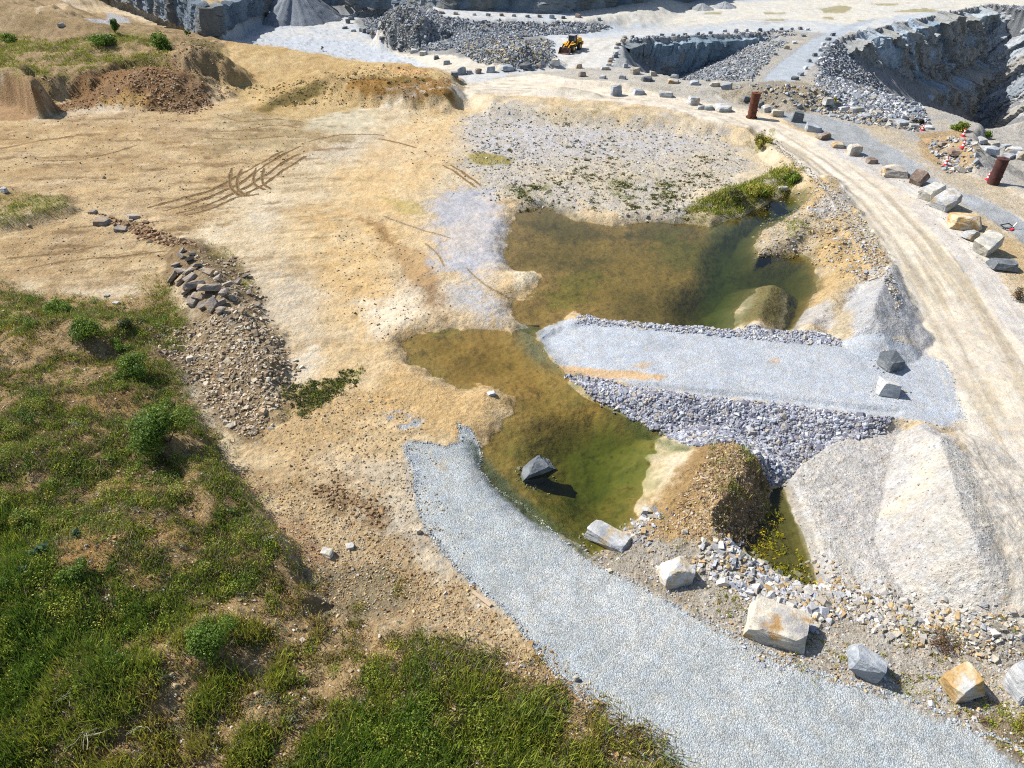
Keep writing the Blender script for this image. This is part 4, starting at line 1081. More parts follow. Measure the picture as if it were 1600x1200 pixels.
stones("rim_rubble", zmask([(1320,58),(1400,38),(1480,20),(1548,6),(1640,14),(1640,30),(1550,30),(1480,46),(1400,62),(1330,76)], .5, .6) + .6 * zmask([(985,60),(1240,46),(1240,56),(985,72)], .4, .4), 1500, .30, FARG, .9, .2, label="loose grey rocks along the rims of the quarry pits", cat="rubble")
stones("corner_rubble", zmask([(1270,150),(1330,165),(1440,195),(1440,206),(1330,190),(1270,172)], .4, .5) + .5 * zmask([(1440,215),(1520,225),(1528,262),(1480,272)], .4, .5) + .5 * zmask([(1150,135),(1290,140),(1290,172),(1180,165)], .4, .5), 1500, .3, BEIGES + FARG, .85, .2, label="broken stone along the edge of the deep pit", cat="rubble")
stones("road_edge_stones", zmask([(1190,200),(1300,300),(1370,410),(1410,480),(1400,490),(1350,410),(1285,308),(1180,215)], .4, .4), 1000, .14, BEIGES, .8, .2, label="stones along the inner edge of the haul road", cat="stones")

BOULDERS = []
def boulder(px, py, wpx, hpx, kind, label, seed, group=None, shape=None, yaw=None, tilt=(0, 0), name="boulder", cuts=7, keep=.7, cat="boulder", dz=0.0):
    """px = middle, py = lowest picture point of the rock; its size follows from where it stands"""
    g = cast1(px, py - .22 * hpx)
    dep = depth_of(*g); mpp = dep / FPX
    el = math.atan2(CAMH - g[2], math.hypot(g[0], g[1]))
    W = wpx * mpp
    if shape is None:
        D = .78 * W
        Hh = (hpx * mpp - .62 * D * math.sin(el)) / math.cos(el)
        Hh = min(max(Hh, .38 * W), 1.25 * W)
        dims = (W * .5, D * .5, Hh * .5)
    else:
        dims = tuple(s * .5 * mpp for s in shape)
    sub = 4 if wpx > 45 else 3 if wpx > 16 else 2
    v, f = rock_shape(seed, sub, cuts, keep=keep)
    r = np.random.default_rng(seed + 5)
    v = v * np.array(dims)
    E = Euler((math.radians(tilt[0]), math.radians(tilt[1]), 0)).to_matrix()
    v = v @ np.array(E).T
    v[:, 2] -= v[:, 2].min()
    me = mesh_np(name, v, f, ROCK[kind])
    o = new_obj(name, me)
    dpth = float(v[:, 2].max())
    o.location = (g[0], g[1], g[2] - .13 * dpth + dz)
    BOULDERS.append((g[0], g[1], W))
    o.rotation_euler = (0, 0, math.radians(yaw) if yaw is not None else r.uniform(-.5, .5))
    return tag(o, label, cat, group)
FG = "boulders set along the near verge"
boulder(838, 757, 47, 42, 'dark', "dark grey slab leaning out of the green pond water", 11, None, (56, 30, 34), 30, (0, -28))
boulder(951, 860, 62, 60, 'pale', "long pale beige block lying at the pond's near shore", 12, None, (84, 36, 26), -38, (8, 0), keep=.8, cuts=5)
boulder(1053, 912, 55, 50, 'pale', "rounded pale grey boulder between the pond shore block and the large tan slab", 13, FG, (54, 46, 38), 10)
boulder(1211, 1003, 94, 78, 'tan', "largest boulder on the verge, flat cream top with an orange stain and grey side", 14, FG, (92, 66, 42), -22, (6, 4), keep=.78, cuts=6)
boulder(1349, 1058, 56, 62, 'grey', "grey pointed boulder with a layered side, right of the large tan slab", 15, FG, (60, 48, 40), -28, (0, 14), keep=.7)
boulder(1495, 1091, 60, 60, 'orange', "boulder with an orange face and white left side near the lower right corner", 16, FG, (58, 50, 50), 15, (0, -10), keep=.68)
boulder(1598, 1090, 62, 66, 'pale', "white boulder with a dark base cut by the right picture edge", 17, FG, (66, 52, 50), 20, (5, 5), keep=.7)
boulder(1389, 579, 36, 29, 'dark', "dark grey boulder with a tan cap on the gravel causeway", 18, None, (34, 30, 26), 20)
boulder(1387, 620, 39, 31, 'pale', "whitish grey wedge shaped boulder on the causeway near the rubble bank", 21, None, (38, 34, 28), -15)
RR = "boulders lining the haul road"
for (px, py, w, h, kd, lb, sd2, yw, tl) in (
    (1361, 257, 17, 11, 'brown', "small flat brown grey boulder up the road from the long tan block", 31, 10, (0, 0)),
    (1397, 278, 42, 21, 'tan', "long tan block lying flat in the roadside row", 32, -12, (0, 0)),
    (1432, 292, 29, 23, 'brown', "brown tilted boulder just right of the long tan block", 33, 30, (0, -30)),
    (1453, 317, 36, 28, 'yellow', "cream boulder with a brown shaded face behind the white topped wedge", 34, 20, (0, -15)),
    (1475, 331, 44, 29, 'pale', "big white topped wedge with a dark underside in the roadside row", 35, 25, (10, -18)),
    (1503, 360, 52, 29, 'orange', "orange ended tan boulder in the roadside row", 36, -15, (8, 0)),
    (1516, 377, 24, 20, 'pale', "small pale grey pyramid rock tucked between two tan boulders", 37, 20, (0, 10)),
    (1537, 401, 42, 34, 'yellow', "cream wedge boulder with a shadowed right face near the road end", 38, 30, (10, -24)),
    (1564, 424, 40, 23, 'dark', "dark grey rounded boulder with a white cap, nearest in the roadside row", 39, -12, (0, 0)),
    (1167, 159, 14, 10, 'dark', "small dark boulder just left of the rusty pipe behind it", 40, 0, (0, 0)),
    (1188, 171, 10, 13, 'dark', "dark boulder half hidden behind the rusty pipe", 41, 0, (0, 0)),
    (1196, 177, 15, 13, 'pale', "white boulder with a dark side just right of the rusty pipe", 42, 20, (0, -15)),
    (1213, 184, 20, 14, 'tan', "squat tan boulder two places right of the rusty pipe", 43, 0, (0, 0)),
    (1245, 195, 19, 21, 'dark', "upright dark pointed stone standing in the gravel road", 44, -20, (0, 8)),
    (1271, 208, 27, 16, 'grey', "boxy dark sided boulder below the upright pointed stone", 45, -15, (0, 0)),
    (1287, 219, 22, 13, 'brown', "brown boulder touching the boxy dark sided boulder", 46, 15, (0, -8)),
    (1309, 231, 23, 9, 'tan', "flat tan topped dark slab between the brown boulder and the buff rock", 47, -8, (0, 0)),
    (1332, 245, 24, 20, 'tan', "buff broken rock above the small flat brown grey boulder", 48, 15, (0, 0))):
    boulder(px, py, w, h, kd, lb, sd2, RR, None, yw, tl)
for (px, py, w, h, kd, lb, sd2) in (
    (962, 153, 17, 20, 'grey', "grey blocky boulder at the left end of the row on the yard's far bank", 51),
    (997, 149, 23, 11, 'grey', "long low grey boulder second from left on the yard's far bank", 52),
    (1040, 153, 24, 11, 'pale', "white topped blue grey boulder in the middle of the yard's far bank", 53),
    (1083, 166, 20, 16, 'pale', "white and dark boulder on the far bank above the smaller white stones", 54),
    (1095, 172, 13, 8, 'pale', "small white stone right of the white and dark boulder", 55),
    (1107, 173, 16, 9, 'grey', "low grey stone on the far bank before the flat white slab", 56),
    (1128, 174, 28, 7, 'pale', "flat white slab at the right end of the far bank row", 57)):
    boulder(px, py, w, h, kd, lb, sd2, "boulders on the yard's far bank")

def row(pts, kinds, size, desc, group, seed, start="left"):
    n = len(pts)
    for i, q in enumerate(pts):
        px, py = q[0], q[1]
        w, h = (q[2], q[3]) if len(q) > 2 else (size[0], size[1])
        kd = q[4] if len(q) > 4 else kinds[i % len(kinds)]
        cw = {'grey': 'grey', 'dark': 'dark', 'pale': 'pale', 'tan': 'tan', 'brown': 'brown', 'orange': 'orange', 'yellow': 'cream', 'slate': 'brown'}[kd]
        boulder(px, py, w, h, kd, f"{cw} boulder, {NUM[i]} from {start} {desc}", seed + i, group)
row([(710,122,13,10,'dark'),(721,119,16,15,'grey'),(734,117,10,8,'grey'),(747,116,11,9,'brown'),(767,115,16,12,'grey'),(792,111,20,10,'grey'),(822,107,19,7,'dark'),(842,106,9,7,'brown'),(868,104,14,13,'pale'),(904,108,12,9,'tan')],
    ['grey'], (12, 9), "along the road bend below the loader", "boulders at the road bend", 100)
row([(909,121,13,10,'brown'),(942,124,11,7,'grey'),(973,125,12,8,'grey'),(1011,128,19,9,'dark'),(1052,131,18,7,'tan'),(1085,134,16,9,'grey'),(1116,136,17,9,'tan'),(1135,142,18,13,'grey')],
    ['grey'], (12, 8), "on the ridge between the lanes", "boulders between the two lanes", 120)
row([(945,110,15,7,'pale'),(977,107,9,8,'grey'),(991,118,14,13,'tan'),(1020,120,12,9,'tan'),(1054,123,13,8,'grey')], ['grey'], (12, 8), "in front of the near pit", "boulders in front of the near pit", 140)
row([(951,104),(953,99),(955,95),(961,91),(962,86),(963,77),(966,72),(973,66),(976,62)], ['pale', 'brown', 'tan', 'dark', 'grey'], (9, 6), "up the left edge of the near pit", "boulders up the left edge of the near pit", 150, "front")
row([(988,60),(1012,60),(1034,57),(1052,57),(1070,56),(1090,55),(1110,54),(1132,51),(1150,50),(1166,50),(1187,49),(1206,49),(1220,48),(1236,48),(1250,47),(1261,48)],
    ['dark', 'grey', 'dark', 'pale', 'dark', 'grey'], (7, 5), "on the far rim of the near pit", "boulders along the far rim of the near pit", 160)
row([(1182,97),(1196,92),(1211,87),(1229,78,10,8,'pale'),(1241,69),(1255,58)], ['grey', 'pale', 'dark'], (8, 5), "along the pit ramp's left side", "boulders left of the ramp", 180, "front")
row([(1242,126,12,7),(1251,119,10,7),(1258,109),(1264,98),(1273,89),(1280,81),(1286,72),(1294,64,10,6),(1301,57)], ['dark', 'grey', 'pale', 'dark'], (8, 6), "along the pit ramp's right side", "boulders right of the ramp", 190, "front")
row([(541,12,9,6,'tan'),(554,12),(560,13),(570,16),(558,23),(554,27),(549,32,10,6),(544,38,8,8,'dark'),(539,46,9,5),(552,50),(563,51,5,8),(569,53,6,8),(583,58,7,9),(597,63,9,6),(613,70),(627,74),(647,84,13,8,'pale'),(662,88,12,8,'pale'),(682,94,9,7),(698,103,12,9)],
    ['grey', 'dark', 'brown', 'dark', 'grey'], (8, 5), "winding from gravel cone to road bend", "boulders winding down from the sand cone", 200, "top")
row([(680,25,8,7,'dark'),(690,22,11,5,'brown'),(712,24,9,6,'tan'),(741,25),(763,26),(784,26),(803,27),(824,28),(843,28),(862,30,9,7),(880,30),(903,28,10,6),(935,32)],
    ['grey', 'dark', 'brown'], (7, 5), "on the bench under the quarry wall", "boulders on the bench under the quarry wall", 230)
SL = "cut slabs dumped at the edge of the deep pit"
row([(1292,166,18,13,'pale'),(1316,175,18,10,'pale'),(1337,178,21,12,'pale'),(1350,186,18,9,'grey'),(1371,182,18,10,'tan'),(1380,194,8,14,'pale'),(1390,194,9,8,'yellow'),(1407,197,24,9,'pale'),(1412,191,10,12,'pale'),(1428,202,17,10,'yellow'),(1450,202,14,7,'pale')],
    ['pale'], (14, 9), "among slabs by the deep pit", SL, 250)
row([(1531,224,22,10,'pale'),(1549,231,22,13,'pale'),(1543,241,30,12,'pale'),(1570,236,14,12,'grey'),(1582,240,24,12,'pale'),(1575,248,20,10,'grey'),(1598,252,22,16,'pale')],
    ['pale'], (20, 12), "among white blocks above the dark pipe", "white blocks in the hollow", 270)
# the heap of brown slabs on the left berm
lr = np.random.default_rng(3)
k = 0
for (px, py, w, h) in ((285,405,14,10),(296,410,15,9),(300,400,12,8),(275,418,14,8),(283,428,18,12),(296,428,20,12),(270,443,20,18),(283,447,18,20),(298,440,20,14),(303,455,30,18),(328,460,30,22),(291,462,16,16),
                       (312,470,20,16),(300,480,18,18),(318,485,14,20),(332,488,24,18),(345,478,18,12),(350,465,18,12),(356,450,20,12),(340,442,18,12),(326,430,18,10),(346,492,16,10),(310,420,14,9),(365,470,14,9),(372,445,12,8),(385,435,12,7),(390,462,14,8),(402,480,14,8),(378,490,12,8),(285,396,12,8)):
    boulder(px, py, w, h, 'slate', "brown angular slab in the rock heap on the left berm", 300 + k, "slabs heaped on the left berm", (w * 1.15, w * .75, max(5, w * .42)), lr.uniform(-40, 60), (lr.uniform(-35, 35), lr.uniform(-45, 25)), name="rock_slab", cuts=8, keep=.5, cat="rock")
    k += 1
for (px, py, w, h, kd, lb) in ((655,834,9,9,'tan',"single tan stone at the inner edge of the gravel path"),(511,868,22,14,'tan',"flat pinkish slab on the bare earth beside the hillside"),(546,857,16,8,'pale',"pale flat stone right of the pinkish slab"),
                               (900,1065,8,12,'tan',"small tan stone where path meets the lower hillside"),(182,476,10,6,'pale',"flat pale stone in the grass near the rock heap"),(167,464,9,5,'pale',"smaller pale stone up left of the flat pale stone"),
                               (1007,806,12,14,'pale',"pale stone standing at the pond shore left of the clay mound"),(1070,835,10,10,'pale',"whitish stone on the lower clay mound"),(768,618,14,8,'pale',"pale flat stone at the sandy shore"),
                               (96,42,11,6,'pale',"white flat stone on the upper left slope"),(8,302,12,10,'pale',"white stone on the left grass shelf"),(1222,298,16,9,'tan',"tan rock at the water's edge below the bank of bushes"),
                               (1473,228,16,8,'brown',"brown flat rock in the knoll of cones"),(1495,243,26,9,'brown',"reddish ledge of rock at the foot of the cone knoll"),(145,335,14,9,'slate',"brown stone left of the long flat slab"),(160,351,26,7,'slate',"long flat brown slab in the left yard"),(190,361,20,5,'slate',"thin brown slab right of the long flat slab"),(210,342,20,7,'slate',"low brown rock above the thin slabs"),(785,34+18,7,9,'yellow',"upright buff stone on the far rubble")):
    boulder(px, py, w, h, kd, lb, 400 + px, None, None, None, (0, 0), cat="rock", name="rock")

# ------------------------------------------------------------------ tyre and track marks pressed into the yard
def spline(p, step):
    p = np.asarray(p, float)
    q = np.vstack([2 * p[0] - p[1], p, 2 * p[-1] - p[-2]]); out = []
    for i in range(1, len(q) - 2):
        n = max(2, int(np.linalg.norm(q[i + 1] - q[i]) / step)); t = np.linspace(0, 1, n, endpoint=False)[:, None]
        a, b, c, d = q[i - 1], q[i], q[i + 1], q[i + 2]
        out.append(.5 * ((2 * b) + (c - a) * t + (2 * a - 5 * b + 4 * c - d) * t ** 2 + (3 * b - a - 3 * c + d) * t ** 3))
    return np.vstack(out + [p[-1:]])
TRK_V, TRK_F, TRK_C = [], [], []; TRK_N = 0
def track(pts, w=.20, hgt=.075, dark=(104,80,50), lip=(160,128,84), tread=0.0):
    global TRK_N
    c = spline(cast(pts)[:, :2], .16)
    t = np.gradient(c, axis=0); t /= np.linalg.norm(t, axis=1)[:, None] + 1e-9
    n = np.stack([-t[:, 1], t[:, 0]], 1)
    L = np.r_[0, np.cumsum(np.linalg.norm(np.diff(c, axis=0), axis=1))]
    nz = fbm(c[:, 0], c[:, 1], 1.1, 3, 151); fade = np.minimum(1, np.minimum(L, L[-1] - L) / 1.2) * smooth(.9 + .9 * fbm(c[:, 0], c[:, 1], .35, 2, 152))
    offs = np.array([-2.0, -1.25, -.75, 0, .75, 1.25, 2.0]) * w
    zz = np.array([-.04, 1, .22, .16, .22, 1, -.04])
    rows = []
    for k, o in enumerate(offs):
        q = c + n * (o * (1 + .25 * nz))[:, None]
        gz = np.array([ground_z(a, b) for a, b in q])
        z = gz + np.where(zz[k] > 0, .006, -.02) + np.maximum(zz[k], 0) * hgt * fade * (1 + .5 * nz * (k in (1, 5)) + tread * np.sign(np.sin(L * 22)) * (k in (2, 3, 4)))
        rows.append(np.c_[q, z])
    v = np.stack(rows, 1).reshape(-1, 3); m = len(c)
    i = (np.arange(m - 1)[:, None] * 7 + np.arange(6)[None]).ravel()
    TRK_F.append(np.stack([i, i + 7, i + 8, i + 1], 1) + TRK_N); TRK_V.append(v); TRK_N += len(v)
    cd, cl = np.array(A(*dark)), np.array(A(*lip)); mixw = np.array([1, .75, .2, 0, .2, .75, 1])
    TRK_C.append((cd + (cl - cd) * mixw[None, :, None] * np.ones((m, 1, 1))).reshape(-1, 3))
for p in ([(230,325),(290,308),(335,295),(358,283),(372,275),(395,262),(425,245),(442,236)], [(255,330),(310,315),(350,298),(378,285),(400,268),(440,243),(470,228)],
          [(275,334),(320,322),(355,307),(385,293),(400,283),(418,272),(450,250),(470,240)], [(290,337),(330,326),(365,311),(390,300),(415,287),(440,268),(478,244)],
          [(362,262),(359,283),(362,295),(372,304),(385,306),(405,303)], [(378,264),(371,280),(372,295),(380,303),(396,306)], [(400,262),(396,280),(400,290),(414,297)], [(413,262),(410,275),(412,288),(424,296)]):
    track(p, .10, .06, (126,102,70), (180,152,108))
for p in ([(590,217),(620,223),(650,231)], [(692,258),(715,272),(742,292)], [(704,258),(726,272),(752,290)],
          [(60,252),(120,250),(170,240),(215,226)], [(0,232),(60,220),(120,212)], [(340,180),(380,190),(430,186),(470,190)], [(330,205),(380,204),(430,196),(470,200)],
          [(320,215),(380,218),(450,212)], [(110,356),(180,350),(260,345)], [(40,420),(120,408),(200,400),(260,392)], [(10,404),(90,396),(160,384)], [(470,225),(520,213),(560,210),(600,212)]):
    track(p, .09, .04, (150,122,86), (192,164,120))
for p in ([(600,338),(650,356),(704,372)], [(664,380),(684,398),(694,416)], [(728,418),(744,434),(768,452),(800,470)]):
    track(p, .07, .03, (176,152,116), (210,190,158), .9)
_me = mesh_np("tyre_tracks", np.vstack(TRK_V), np.vstack(TRK_F), M_GROUND, True)
vcol(_me, "Col", np.vstack(TRK_C)); _tx = np.zeros((TRK_N, 4)); _tx[:, 1] = .9; vcol(_me, "Tex", _tx)
new_obj("tyre_tracks", _me)["kind"] = "structure"

# ------------------------------------------------------------------ quarry faces
_pb = tPATH * (1 - tPATH) * 4 + .8 * tCAUSE * (1 - tCAUSE)
stones("stray_gravel", _pb, 4200, .055, [A(196,204,206), A(170,178,182), A(214,216,214)], .8, .15, label="loose gravel spilled along the borders of the gravel path", cat="gravel")
_bw = np.zeros(N, np.float32)
for bx, by, bw in BOULDERS[:40]:
    d_ = np.hypot(x_ - bx, y_ - by) / (bw * .5)
    _bw += np.exp(-((d_ - 1.15) / .35) ** 2).astype(np.float32)
stones("boulder_chips", _bw, 1500, .085, BEIGES + GREYS[:3], .8, .2, label="chips and grit lying round the feet of the boulders", cat="stone chips")
def cliff(name, pts, z_bot, nh, nv, out=.6, disp=1.0, dip=.9, seed=0, lean=.12, cols=((120,128,134),(96,106,114),(150,152,150),(110,102,92)), up=False, ledge=None, kind="structure", label=None):
    a = np.array(pts, float)
    w = P(a[:, 0], a[:, 1], a[:, 2]); zt = a[:, 2].copy()
    L = np.r_[0, np.cumsum(np.linalg.norm(np.diff(w, axis=0), axis=1))]
    s = np.linspace(0, L[-1], nh)
    X = np.interp(s, L, w[:, 0]); Y = np.interp(s, L, w[:, 1]); ZT = np.interp(s, L, zt)
    tx = np.gradient(X); ty = np.gradient(Y); ln = np.hypot(tx, ty)
    nx, ny = ty / ln, -tx / ln                         # right-hand side of travel faces the viewer
    t = np.linspace(0, 1, nv)
    S, Tt = np.meshgrid(s, t)
    if up: zz = ZT[None] + np.interp(s, L, z_bot)[None] * (1 - Tt)            # z_bot = height above the foot
    else: zz = ZT[None] * (1 - Tt) + z_bot * Tt
    H = (zz.max(0) - zz)
    # slabs dipping along the face: sharp steps between tilted beds
    u = S + dip * H
    q = fbm(u * 1.0, H * .12, .22, 4, seed, .6)
    st = np.floor((u + 1.6 * q) / 3.2); fr = (u + 1.6 * q) / 3.2 - st
    slab = _hash(st.astype(np.int64), np.zeros_like(st).astype(np.int64), seed + 9)
    st2 = np.floor((u + 1.2 * q) / .9 + .37); sl2 = _hash(st2.astype(np.int64), np.floor((H + 1.5 * fbm(S, H, .2, 2, seed + 15)) / 2.4).astype(np.int64), seed + 10)
    sl3 = _hash(np.floor((S - .4 * dip * H) / 1.7).astype(np.int64), np.floor(H / 1.3 + .8 * q).astype(np.int64), seed + 11)
    d = disp * (.85 * slab + .25 * fr + .34 * sl2 + .18 * sl3) + disp * .35 * fbm(S, H, .3, 4, seed + 3, .6) + .12 * disp * fbm(S, H, 1.8, 3, seed + 4, .65)
    off = out + lean * H + d
    if ledge is not None:
        zl = ledge + 1.2 * fbm(S, 0 * S, .1, 3, seed + 12)
        off = off + 4.2 * smooth((H - zl) / 1.6)
    edge = np.minimum(1, Tt * 18)
    off = np.where(Tt < .04, off * edge - .8 * (1 - edge), off)
    px_ = X[None] + nx[None] * off; py_ = Y[None] + ny[None] * off
    pz = zz + .3 * disp * fbm(S + 50, H, .6, 3, seed + 6)
    if not up: pz[0] = ZT + .05
    v = np.stack([px_, py_, pz], -1).reshape(-1, 3)
    i = (np.arange(nv - 1)[:, None] * nh + np.arange(nh - 1)[None]).ravel()
    f = np.stack([i, i + nh, i + nh + 1, i + 1], 1)
    me = mesh_np(name, v, f, M_CLIFF, False)
    cs = [np.array(A(*c)) for c in cols]
    k1 = smooth(.5 + fbm(u, H * .3, .3, 4, seed + 20))[..., None]; k2 = smooth(.2 + fbm(S, H, .12, 4, seed + 21))[..., None]
    k3 = (slab > .72)[..., None] * .7
    c = cs[0] + (cs[1] - cs[0]) * k1; c = c + (cs[2] - c) * k2 * .6; c = c + (cs[3] - c) * k3
    vcol(me, "Col", np.clip(c.reshape(-1, 3), .01, .8))
    o = new_obj(name, me); tag(o, label, None, None, kind)
    return o
cliff("quarry_face", [(q[0], q[1], q[2] - .3) for q in WALL_BACK], [7,7,7,4.8,3.4,3.0,3.2,5.0,7,8,8,8,8,8,8,8,8,8], 620, 60, 0.0, 1.2, .5, 1, .10, up=True, cols=((140,154,164),(106,122,136),(168,170,168),(128,126,118)))
cliff("quarry_face", [(968,68,.6),(985,63,.6),(1000,60,.6),(1100,56.5,.6),(1200,50.5,.6),(1245,51,.6)], -13, 260, 60, .5, 1.2, .35, 2, .06, cols=((166,184,196),(130,150,162),(196,200,200),(146,150,148)))
cliff("quarry_face", [(1300,63,.6),(1330,56,.6),(1400,39,.6),(1470,23,.6),(1548,8,.6)], -19, 320, 130, .5, 2.6, -1.0, 3, .10, ledge=9.5, cols=((196,210,222),(150,170,186),(198,198,188),(170,164,150)))
cliff("quarry_face", [(1543,9,.6),(1600,14,.6),(1700,34,.6),(1800,90,.6),(1900,152,.6)], -19, 240, 90, .5, 1.6, .8, 4, .42, cols=((190,196,200),(152,160,168),(208,206,200),(166,158,142)))

def heap(name, cx, cy, wpx, hpx, col, label, seed, asp=1.0):
    g = cast1(cx, cy); mpp = depth_of(*g) / FPX
    R_ = wpx * .5 * mpp; H_ = hpx * mpp
    nr, na = 40, 96
    r = np.linspace(0, 1.12, nr); th = np.linspace(0, 2 * math.pi, na, endpoint=False)
    RR_, TH = np.meshgrid(r, th, indexing='ij')
    fl = 1 + .05 * np.sin(TH * 7 + seed) + .04 * np.sin(TH * 13 + 2 * seed) + .03 * np.sin(TH * 29)
    rr = RR_ * R_ * fl
    z = H_ * (1 - np.sqrt(RR_ ** 2 + .012))
    X = rr * np.cos(TH) ; Y = rr * np.sin(TH) * asp
    z = z + .12 * R_ * .2 * fbm(X + seed * 9, Y, 2.2 / R_ * 3, 4, seed)
    v = np.stack([X, Y, z - .02 * H_], -1).reshape(-1, 3)
    i = (np.arange(nr - 1)[:, None] * na + np.arange(na)[None]).ravel(); j = (np.arange(nr - 1)[:, None] * na + (np.arange(na)[None] + 1) % na).ravel()
    f = np.stack([i, i + na, j + na, j], 1)
    me = mesh_np(name, v, f, M_GROUND, True)
    c = np.array(A(*col))[None] * (1 + .12 * fbm(v[:, 0], v[:, 1], 1.5 / R_ * 3, 3, seed + 3))[:, None]
    vcol(me, "Col", c); tx = np.zeros((len(v), 4)); tx[:, 0] = .7; tx[:, 1] = .4; vcol(me, "Tex", tx)
    o = new_obj(name, me); o.location = (g[0], g[1], g[2])
    return tag(o, label, "gravel heap")
heap("gravel_heap", 468, 28, 138, 52, (158,166,174), "tall grey cone of crushed gravel below the dark quarry wall", 3)
heap("gravel_heap", 1096, 14, 40, 9, (186,190,190), "left one of two small grey heaps on the far quarry floor", 5)
heap("gravel_heap", 1132, 11, 38, 9, (186,190,194), "right one of two small grey heaps on the far quarry floor", 6)

# ------------------------------------------------------------------ plants
def blades(name, w, n, per, hgt, wid, colors, lean=.5, label=None, cat=None, mat=None, hvar=.35, spread=.10, colw=None):
    i, p = scatter(w, n)
    hs = hgt * np.exp(rng.normal(0, hvar, n)) * (.75 + .5 * smooth(.5 + n8[i]))
    cols = np.array(colors, np.float32)
    # patches of one colour, as weeds grow
    key = np.clip(((.5 + .55 * n2[i] + .35 * n8[i] + rng.normal(0, .16, n)) * len(cols)).astype(int), 0, len(cols) - 1)
    cc = cols[key] * rng.uniform(.75, 1.25, (n, 1))
    N_ = n * per
    P0 = np.repeat(p, per, 0) + np.c_[rng.normal(0, spread, (N_, 2)), np.zeros(N_)]
    h = np.repeat(hs, per) * rng.uniform(.6, 1.2, N_)
    az = rng.uniform(0, 2 * math.pi, N_); ln = rng.uniform(.1, 1, N_) * lean
    dx = np.cos(az); dy = np.sin(az)
    wv = np.stack([-dy, dx, 0 * dx], 1) * (wid * rng.uniform(.6, 1.4, N_))[:, None] * .5
    tip = P0 + np.stack([dx * ln * h, dy * ln * h, h * np.sqrt(np.maximum(0, 1 - (ln * .8) ** 2))], 1)
    midp = P0 + (tip - P0) * .5 + np.c_[np.zeros((N_, 2)), h * .10]
    v = np.stack([P0 - wv, P0 + wv, midp + wv * .8, midp - wv * .8, tip], 1).reshape(-1, 3)
    v[:, 2] -= .02
    b_ = (np.arange(N_) * 5)[:, None]
    f4 = np.hstack([b_, b_ + 1, b_ + 2, b_ + 3]); f3 = np.hstack([b_ + 3, b_ + 2, b_ + 4])
    me = mesh_np(name, v, [f4, f3], mat or M_LEAF, False)
    vcol(me, "Col", np.repeat(np.repeat(cc, per, 0), 5, 0))
    return tag(new_obj(name, me), label, cat, None, "stuff")
def leafcloud(centres, radii, n, size, colors, shell=.5, droop=0.0, keyn=None):
    """leaf quads filling blobs; returns verts, faces, colours"""
    c = np.asarray(centres, float); r = np.asarray(radii, float)
    wgt = (r.prod(1)) ** .67; wgt /= wgt.sum()
    b_ = rng.choice(len(c), n, p=wgt)
    d = rng.normal(size=(n, 3)); d /= np.linalg.norm(d, axis=1)[:, None]
    rad = (rng.random(n) ** shell)
    p = c[b_] + d * r[b_] * rad[:, None] * rng.uniform(.8, 1.18, n)[:, None]
    ax = rng.normal(size=(n, 3)) + d * .8 + np.array([0, 0, .5]); ax /= np.linalg.norm(ax, axis=1)[:, None]
    t1 = np.cross(ax, rng.normal(size=(n, 3))); t1 /= np.linalg.norm(t1, axis=1)[:, None]
    t2 = np.cross(ax, t1)
    s = (size * rng.uniform(.55, 1.35, n))[:, None]
    v = np.stack([p - t1 * s * .5, p + t2 * s * .28, p + t1 * s * .5, p - t2 * s * .28], 1).reshape(-1, 3)
    f = np.arange(n * 4).reshape(-1, 4)
    cols = np.array(colors, np.float32)
    bl = rng.integers(0, len(cols), len(c))
    ci = np.where(rng.random(n) < .6, bl[b_], rng.integers(0, len(cols), n))
    cc = cols[ci] * rng.uniform(.75, 1.25, (n, 1))
    return v, f, np.repeat(cc, 4, 0)
GR_DARK = [(.075,.140,.016), (.100,.170,.018), (.120,.190,.020)]
GR_MID = [(.200,.250,.026), (.245,.285,.030), (.280,.300,.034), (.215,.240,.042)]
GR_YEL = [(.360,.320,.050), (.390,.325,.080), (.320,.285,.046)]
BU_DARK = [(.050,.100,.014), (.070,.130,.016), (.085,.150,.018)]
BU_MID = [(.115,.190,.020), (.140,.215,.022), (.170,.235,.026), (.130,.185,.034)]
GR_GREY = [(.17,.20,.11), (.14,.18,.09)]
STRAW = [A(178,160,120), A(150,138,116), A(130,120,104), A(196,176,130)]
blades("grass", G ** 1.1 * (.25 + .75 * smooth(.6 + n30)), 70000, 5, .15, .030, [A(176,146,92), A(150,124,76)] + GR_YEL + GR_MID + [GR_DARK[1], GR_DARK[2]] + GR_MID[:2], .75, "short green grass growing over the hillside and banks", "grass", spread=.13)
blades("tall_grass", np.clip(G - .55, 0, 1) * zmask([(-300,900),(0,760),(120,880),(400,960),(560,1060),(800,1080),(1060,1210),(1060,1400),(-300,1400)], 2, 2, 20), 16000, 6, .34, .034, GR_YEL + GR_MID + GR_DARK, .7, "longer green grass in the lower left corner", "grass", spread=.2)
blades("dry_grass", np.clip(G * 1.2, 0, 1) * (1 - .6 * smooth(G * 1.6 - .6)) * zmask(HILL, 1, 1, 20) + .35 * G * zmask(HILL, 1, 1, 20), 34000, 4, .19, .024, STRAW, 1.0, "dry grey and straw coloured grass between the green tufts", "dry grass", M_STRAW, spread=.18)
blades("far_grass", zmask([(-200,40),(0,48),(270,60),(270,106),(60,125),(-200,120)], .6, .6) * G + zmask([(1060,340),(1110,300),(1180,275),(1225,252),(1255,256),(1250,290),(1150,338)], .4, .4) * G, 7000, 4, .20, .06, GR_YEL + GR_MID + [A(150,130,80)], .8, "green growth on the upper left bench and the pond bank", "grass", spread=.25)
